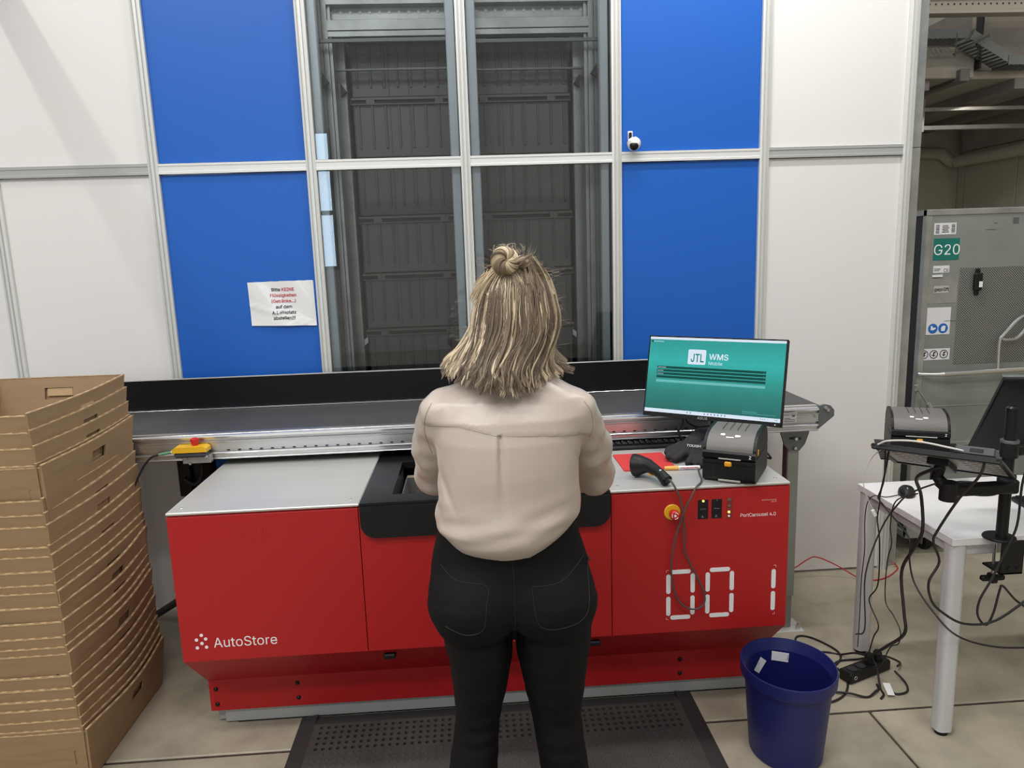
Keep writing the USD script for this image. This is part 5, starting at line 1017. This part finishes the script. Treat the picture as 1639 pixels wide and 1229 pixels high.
T_.loft([(.815, .079, 1.72, .192, .105), (.849, .077, 1.715, .203, .112), (.90, .076, 1.712, .203, .113), (.96, .074, 1.718, .196, .110), (1.02, .0715, 1.722, .179, .106), (1.055, .071, 1.724, .172, .104)], .025)
for c, r in (((-.022, 1.655, .868), (.092, .068, .078)), ((.172, 1.655, .865), (.094, .068, .078))): T_.ell(c, r, .045)
Pt = T_.P; crease = np.exp(-((Pt[..., 2] - .772) / .016) ** 2) * .004 * (Pt[..., 1] < 1.70)
wr = (meshkit.noise(Pt * np.array([9, 9, 42.0]), 5) - .5) * (.005 * np.exp(-((Pt[..., 2] - .50) / .13) ** 2) + .003 * np.exp(-((Pt[..., 2] - .74) / .08) ** 2) + .0045 * np.exp(-((Pt[..., 2] - .2) / .1) ** 2)) + (meshkit.noise(Pt * np.array([14, 14, 20.0]), 9) - .5) * .002
cleft = .010 * np.exp(-((Pt[..., 0] - .076) / .016) ** 2) * np.clip((.93 - Pt[..., 2]) / .12, 0, 1) * (Pt[..., 1] < 1.68)
T_.f = T_.f + crease + wr + cleft
tr = wo.w('trousers', T_.mesh(), denim, True, label='black skinny trousers')
def on_back(F, pts, r, n=10, lift=0.0):
    p = spline([(x, 0, z) for x, z in pts], n); y = back_y(F.f, F.P, p[:, 0], p[:, 2]); p[:, 1] = y - lift; return tube(p, r, 6)
wo.w('seam', on_back(T_, [(.076, 1.02), (.078, .93), (.077, .86), (.077, .80)], .0012), stitch, under=tr)
for q in ([(-.095, .978), (-.06, .955), (.012, .945), (.010, .90), (.000, .845), (-.04, .832), (-.088, .850)], [(.118, .937), (.19, .942), (.262, .975), (.262, .93), (.250, .86), (.205, .838), (.135, .845), (.118, .937)]): wo.w('pocket_edge', on_back(T_, q, .0014, 6), stitch, under=tr)
# blouse
HX = np.array([-.14, -.10, -.074, -.013, .05, .117, .189, .249, .28]); HZ = np.array([1.050, 1.038, 1.028, 1.012, 1.006, 1.012, 1.042, 1.068, 1.076])
S_ = Field((-.22, 1.52, .94), (.43, 2.14, 1.50), .0048)
def torso(P):
    z = P[..., 2]; hem = np.interp(P[..., 0], HX, HZ); u = z - hem
    K = np.array([(.95, .0755, 1.700, .181, .130), (1.01, .0755, 1.700, .183, .128), (1.065, .0760, 1.700, .185, .130), (1.13, .0785, 1.704, .175, .124), (1.20, .079, 1.702, .170, .120), (1.28, .080, 1.707, .175, .116), (1.33, .084, 1.715, .180, .106), (1.37, .087, 1.725, .165, .090), (1.40, .092, 1.735, .120, .076), (1.43, .099, 1.742, .070, .064), (1.46, .103, 1.748, .058, .060)])
    cx, cy, rx, ry = (np.interp(z, K[:, 0], K[:, i]) for i in (1, 2, 3, 4)); m = 1 - .20 * np.clip(1 - u / .055, 0, 1) ** 2.2
    d = (np.sqrt(((P[..., 0] - cx) / (rx * m)) ** 2 + ((P[..., 1] - cy) / (ry * m)) ** 2 + 1e-9) - 1) * np.minimum(rx, ry)
    return np.maximum(np.maximum(d, -u), z - 1.445)
S_.add(torso, (-.2, 1.5, .94), (.36, 1.92, 1.5), .01)
for A in ARMS:
    s_ = A['s']; S_.cone((.10 - .03 * s_, 1.745, 1.385), (A['sh'][0] + .012 * s_, 1.735, A['sh'][2] + .004), .050, .055, .035)
    mid = np.array(A['sh']) * .5 + np.array(A['el']) * .5 + np.array([-.006 * s_, 0, 0])
    S_.cone(A['sh'], mid, .057, .060, .022); S_.cone(mid, A['el'], .060, .055, .022); S_.cone(A['el'], np.array(A['el']) * .45 + np.array(A['wr']) * .55, .054, .046, .02); S_.cone(np.array(A['el']) * .45 + np.array(A['wr']) * .55, np.array(A['el']) * .08 + np.array(A['wr']) * .92, .046, .034, .01)
P = S_.P; X, Y, Z = P[..., 0], P[..., 1], P[..., 2]
yoke = np.interp(X, [-.13, -.03, .046, .061, .152, .244, .29], [1.319, 1.324, 1.307, 1.306, 1.301, 1.286, 1.270])
backside = np.clip((1.72 - Y) / .05, 0, 1); inner = (X > -.125) & (X < .285)
S_.f = S_.f - .0030 * backside * inner * np.clip((Z - yoke) / .004, 0, 1) * np.clip((1.42 - Z) / .02, 0, 1)
dz = np.clip(1.305 - Z, 0, 1); pw = .003 + dz * .11
S_.f = S_.f + backside * (.0095 * np.exp(-((X - (.055 - dz * .03) - pw * .5) / (pw * .55 + .002)) ** 2) * (Z < yoke) * np.clip(1 - dz / .20, 0, 1) - .0035 * np.exp(-((X - (.050 - dz * .06)) / .006) ** 2) * (Z < yoke) * np.clip(1 - dz / .17, 0, 1))
low = np.exp(-((Z - 1.085) / .05) ** 2); N1 = meshkit.noise(np.stack([X * 9 + Z * 6, Y * 5, Z * 38 - X * 9], -1), 11) - .5; N2 = meshkit.noise(np.stack([X * 26 + Z * 4, Y * 6, Z * 5], -1), 12) - .5; N3 = meshkit.noise(P * 13.0, 13) - .5
arm_w = np.clip((np.abs(X - .085) - .165) / .03, 0, 1)
S_.f = S_.f + N1 * .011 * low * backside + N2 * .006 * np.clip((1.25 - Z) / .1, 0, 1) * (1 - arm_w) + N3 * .004 + arm_w * (meshkit.noise(np.stack([X * 10, Y * 26 + Z * 18, Z * 26 - Y * 12], -1), 14) - .5) * .010
pull = np.abs((X - .235) + (Z - 1.24) * .75); S_.f = S_.f + backside * .005 * np.exp(-(pull / .008) ** 2) * np.exp(-((Z - 1.18) / .06) ** 2) + backside * .004 * np.exp(-((X + .085 - (1.21 - Z) * .35) / .008) ** 2) * np.exp(-((Z - 1.17) / .05) ** 2)
bl = wo.w('blouse', S_.mesh(), satin, True, label='pale beige satin blouse')
wo.w('yoke_seam', on_back(S_, [(-.112, 1.3205), (-.08, 1.3235), (-.029, 1.3235), (.046, 1.307), (.061, 1.3055), (.152, 1.3005), (.244, 1.2865), (.268, 1.278)], .0010, 10), mat('satin_seam', (.36, .30, .255), .5), under=bl)
for q in ([(-.098, 1.372), (-.112, 1.345), (-.118, 1.31), (-.115, 1.27), (-.106, 1.235)], [(.262, 1.362), (.278, 1.335), (.283, 1.30), (.277, 1.265)]): wo.w('sleeve_seam', on_back(S_, q, .0012, 8), LOOKS['satin_seam'], under=bl)
# collar standing round the neck under the hair
cl = []
for a in np.linspace(-170, 170, 41):
    r = math.radians(a); cl.append((.103 + .064 * math.sin(r), 1.750 - .060 * math.cos(r), 1.432 - .012 * math.cos(r)))
C0 = np.array(cl); out = np.stack([np.sin(np.radians(np.linspace(-170, 170, 41))), -np.cos(np.radians(np.linspace(-170, 170, 41))), 0 * C0[:, 0]], 1)
rows_ = [C0 + [0, 0, -.012], C0 + [0, 0, .022], C0 + out * .010 + [0, 0, .026], C0 + out * .030 + [0, 0, -.008], C0 + out * .044 + [0, 0, -.030], C0 + out * .042 + [0, 0, -.033], C0 + out * .024 + [0, 0, -.010]]
V_ = np.vstack(rows_); n_ = len(C0); fc = []
for r in range(len(rows_) - 1):
    for i in range(n_ - 1): a, b_, c_, e_ = r * n_ + i, r * n_ + i + 1, (r + 1) * n_ + i + 1, (r + 1) * n_ + i; fc += [(a, b_, c_), (a, c_, e_)]
wo.w('collar', trimesh.Trimesh(V_, np.array(fc), process=False), satin, True, under=bl)
for A in ARMS:
    e, w_ = np.array(A['el']), np.array(A['wr']); wo.w('cuff', tube([e * .12 + w_ * .88, e * .0 + w_ * 1.0], [.036, .033], 20), satin, True, under=bl)

# hair: a solid under-layer and strands laid over it
def hair_mat(name, root, tip):
    return usdkit.material(stage, '/World/Looks/' + name, {'h': ('hair_info', {}), 'r': ('rgb_ramp', {'ramp': [(0, root), (.22, tuple(.75 * a + .25 * b for a, b in zip(root, tip))), (.55, tip), (1, tip)]}), 'p': ('principled_bsdf', {'roughness': .36, 'specular_ior_level': .6})}, [('h.intercept', 'r.fac'), ('r.color', 'p.base_color')], surface='p.BSDF')
H4 = [hair_mat('hair_ash', (.17, .125, .085), (.62, .47, .29)), hair_mat('hair_mid', (.30, .225, .15), (.90, .72, .46)), hair_mat('hair_blonde', (.55, .44, .30), (.97, .80, .53)), hair_mat('hair_pale', (.88, .75, .55), (1.0, .90, .68))]
HK = np.array([(1.370, .072, 1.706, .100, .098), (1.395, .070, 1.710, .100, .102), (1.42, .068, 1.716, .100, .104), (1.45, .072, 1.725, .099, .106), (1.485, .088, 1.738, .101, .107), (1.51, .100, 1.745, .103, .108), (1.54, .109, 1.752, .1045, .108), (1.57, .112, 1.757, .102, .107), (1.59, .112, 1.760, .098, .106), (1.62, .113, 1.765, .092, .103), (1.65, .113, 1.768, .083, .094), (1.675, .113, 1.770, .070, .080), (1.693, .114, 1.771, .050, .058), (1.705, .115, 1.772, .020, .024)])
def hk(z): return [np.interp(z, HK[:, 0], HK[:, i]) for i in (1, 2, 3, 4)]
G = Field((-.08, 1.58, 1.36), (.28, 1.92, 1.73), .005)
Pg = G.P; keys = [(k[0], k[1], k[2], k[3] - .009, k[4] - .009) for k in HK if k[3] > .03]
d = d_loft(Pg, keys); shell = np.maximum(d, -(d + .035)); front = np.interp(Pg[..., 2], [1.37, 1.45, 1.52, 1.60, 1.65, 1.70], [1.69, 1.72, 1.775, 1.815, 1.86, 1.90])
hem_h = np.interp(Pg[..., 0], [-.06, -.02, .03, .08, .15, .19, .23], [1.465, 1.462, 1.450, 1.446, 1.446, 1.452, 1.46])
capd = d_ell(Pg, hd(.115, 1.772, 1.594), (.080, .101, .109))
full = np.maximum(smin(shell, np.maximum(capd, -(capd + .03)), .01), np.maximum(Pg[..., 1] - front, hem_h - Pg[..., 2]))
full = full + (meshkit.noise(np.stack([Pg[..., 0] * 75, Pg[..., 1] * 60, Pg[..., 2] * 5], -1), 21) - .5) * .006
G.f = full.astype(np.float32)
BUN = np.array([.086, 1.688, 1.694])
G.ell(BUN + [0, .006, 0], (.024, .018, .024), .004); G.ell(BUN + [.042, .008, -.001], (.022, .013, .009), .006)
under = usdkit.material(stage, '/World/Looks/hair_under', {'tc': ('texture_coordinate', {}), 'm': ('mapping', {'scale': (1, 1, .06)}), 'n': ('noise_texture', {'scale': 150.0, 'detail': 3.0}), 'r': ('rgb_ramp', {'ramp': [(.3, (.15, .11, .07)), (.5, (.32, .24, .145)), (.7, (.52, .40, .25))]}), 'p': ('principled_bsdf', {'roughness': .5})}, [('tc.object', 'm.vector'), ('m.vector', 'n.vector'), ('n.fac', 'r.fac'), ('r.color', 'p.base_color')], surface='p.BSDF')
hr = wo.w('hair', G.mesh(), under, True, label='shoulder-length blonde hair with a small bun')
strands = [[], [], [], []]
rg = np.random.default_rng(11)
NP = 18; ss = np.linspace(0, 1, NP)
for lock in range(520):
    th0 = rg.uniform(-128, 128); inner = abs(th0) < 70
    zr0 = rg.uniform(1.60, 1.662) if rg.random() < .72 else rg.uniform(1.50, 1.60); amp = rg.uniform(.5, 5.5); ph = rg.uniform(0, 6.3); fq = rg.uniform(.9, 2.3); off0 = rg.normal(.0005, .0034); lockw = rg.choice([.7, 1.2, 2.2]); ell_ = rg.normal(0, .010)
    tone = rg.choice(4, p=(.46, .26, .16, .12) if inner else (.10, .30, .36, .24)); flare = rg.uniform(.15, 1.0); curl = rg.normal(0, .010); gather = rg.uniform(.35, .9)
    for k in range(rg.integers(9, 17)):
        dth = rg.normal(0, lockw); zr = zr0 + rg.normal(0, .005)
        xe = .068 + .100 * math.sin(math.radians(th0)); ze = np.interp(xe, [-.04, -.02, .03, .08, .14, .165], [1.448, 1.443, 1.424, 1.416, 1.415, 1.430]) + ell_ + rg.normal(0, .003)
        z = zr + (ze - zr) * ss; t = np.radians(th0 + dth * (1 - gather * ss ** 2) + amp * np.sin(ph + fq * 6.3 * ss) * ss)
        cx, cy, rx, ry = hk(z); off = off0 * (.4 + ss) + rg.normal(0, .0008) + .0025 * np.sin(ph * 2 + ss * 8) * ss
        x = cx + (rx + off) * np.sin(t); y = cy - (ry + off) * np.cos(t)
        left = th0 < 0; sd = np.clip((abs(th0) - (38 if left else 62)) / 55, 0, 1) * flare
        x = x + (-.040 if left else .100 * (flare > .62)) * sd * np.clip((ss - (.55 if left else .66)) / .40, 0, 1) ** 1.5 + curl * np.clip((ss - .8) / .2, 0, 1) ** 2; y = y - 0.005 * np.clip((ss - .8) / .2, 0, 1)
        if abs(th0) > 95: y = np.minimum(y, 1.80)
        strands[tone].append((np.stack([x, y, z], 1), .0013))
# swept up to the bun
for lock in range(190):
    th = rg.uniform(-150, 150); tone = rg.choice(4, p=(.34, .32, .22, .12) if th > -30 else (.12, .28, .34, .26)); z0 = rg.uniform(1.615, 1.658); right_ = th > 15; end = BUN + rg.normal(0, .005, 3) + ([.056, .012, .002] if right_ else [.004, .006, -.016])
    for k in range(9):
        t = math.radians(th + rg.normal(0, 1.8)); zz = z0 + rg.normal(0, .004); cx, cy, rx, ry = hk(zz); a = np.array([cx + (rx + .002) * math.sin(t), cy - (ry + .002) * math.cos(t), zz]); c0 = hd(.115, 1.772, 1.594)
        b_ = end + rg.normal(0, .003, 3); P_ = a * (1 - ss[:, None]) + b_ * ss[:, None]; q = (P_ - c0) / np.array([.085, .106, .114]); n = np.linalg.norm(q, axis=1); sc_ = np.where(n < 1, (1.0 + .012 * rg.random()) / n, 1.0)
        strands[tone].append((c0 + (P_ - c0) * sc_[:, None] + np.stack([0 * ss, 0 * ss, .005 * np.sin(np.pi * ss)], 1), .0011))
# the bun: hair wound out of its middle like a rosette, and a twisted lobe at its right
def rosette(c, R, a_, n, twist, tilt, sq):
    for i in range(n):
        g_ = int(rg.integers(0, 26)); tone = (1, 2, 2, 3, 1, 2, 0)[g_ % 7]; f0 = g_ / 26 * 6.283 + rg.normal(0, .10); v_ = np.linspace(math.pi * 1.12, -.55, NP); aa = a_ * (1 + rg.normal(0, .05) + .12 * math.sin(g_ * 2.4)); r_ = R + aa * np.cos(v_); f = f0 + twist * (math.pi - v_) / math.pi
        p = np.stack([r_ * np.cos(f), -aa * 1.15 * np.sin(v_), r_ * np.sin(f) * sq], 1) @ tilt.T + np.array(c); strands[tone].append((p, .0011))
rosette(BUN, .0165, .0150, 900, 1.35, trimesh.transformations.euler_matrix(-.25, 0, .25)[:3, :3], 1.02)
for i in range(420):
    g_ = int(rg.integers(0, 14)); tone = (1, 2, 1, 3, 2, 0, 2)[g_ % 7]; f = g_ / 14 * 6.283 + rg.normal(0, .12) + ss * 2.6; rr = (.0125 + .003 * math.sin(g_ * 1.7)) * np.interp(ss, [0, .35, .75, 1], [.75, 1.0, 1.05, .6])
    strands[tone].append((np.stack([BUN[0] + .018 + .046 * ss, BUN[1] + .006 + .006 * ss - rr * np.cos(f), BUN[2] - .004 + .002 * np.sin(ss * 3) + rr * .9 * np.sin(f)], 1), .0011))
for k in range(46):
    a = BUN + [rg.normal(0, .010), 0, .024]; strands[rg.choice([1, 2, 3])].append((a + np.stack([rg.normal(0, .010) * ss, rg.normal(0, .006) * ss, rg.uniform(.004, .016) * np.sin(ss * 2.2)], 1), .0008))
# loose front strands on the left and flyaways
for lock in range(16):
    a0 = np.array([.066, 1.694, 1.674]) + rg.normal(0, .004, 3); e0 = np.array([.020 + rg.normal(0, .007), 1.725 + rg.normal(0, .012), 1.60 + rg.normal(0, .018)]); bow_ = rg.uniform(-.016, -.004)
    for k in range(14):
        a = a0 + rg.normal(0, .0015, 3); e = e0 + rg.normal(0, .003, 3); m_ = (a + e) / 2 + [bow_, -.014, .010]
        strands[rg.choice([2, 3])].append(((1 - ss)[:, None] ** 2 * a + 2 * (ss * (1 - ss))[:, None] * m_ + (ss ** 2)[:, None] * e, .0011))
for k in range(260):
    th = rg.uniform(-140, 140); t = math.radians(th); z0 = rg.uniform(1.46, 1.69); cx, cy, rx, ry = hk(z0); a = np.array([cx + rx * math.sin(t), cy - ry * math.cos(t), z0]); o = np.array([math.sin(t), -math.cos(t), rg.normal(.1, .5)]); L = rg.uniform(.008, .030)
    strands[rg.choice([1, 2])].append((a + o * (ss[:, None] * L) + np.stack([0 * ss, 0 * ss, -.012 * ss ** 2 * (z0 < 1.6)], 1) + np.array([rg.normal(0, .01), 0, rg.normal(0, .01)]) * ss[:, None] ** 2, .0005))
for k in range(80):
    o = rg.normal(0, 1, 3); o[2] = abs(o[2]); o /= np.linalg.norm(o); a = BUN + [.05 * rg.random(), 0, 0] + o * .026; strands[2].append((a + o * (ss[:, None] * rg.uniform(.006, .026)) + rg.normal(0, .006, 3) * ss[:, None] ** 2, .0005))
for i, L in enumerate(strands):
    path = f'{hr.GetPath()}/{numbered(str(hr.GetPath()), "hair_strands")}'
    c = UsdGeom.BasisCurves.Define(stage, path); c.CreateTypeAttr('linear'); c.CreateWrapAttr('nonperiodic')
    c.CreateCurveVertexCountsAttr(Vt.IntArray.FromNumpy(np.array([len(p) for p, _ in L], np.int32))); c.CreatePointsAttr(Vt.Vec3fArray.FromNumpy((np.vstack([p for p, _ in L]) - wo.loc).astype(np.float32)))
    w_ = np.concatenate([np.full(len(p), w) * np.linspace(1, .55, len(p)) for p, w in L]); c.CreateWidthsAttr(Vt.FloatArray.FromNumpy(w_.astype(np.float32))); c.SetWidthsInterpolation('vertex')
    UsdShade.MaterialBindingAPI.Apply(c.GetPrim()).Bind(H4[i]); c.GetPrim().SetCustomDataByKey('kind', 'stuff')
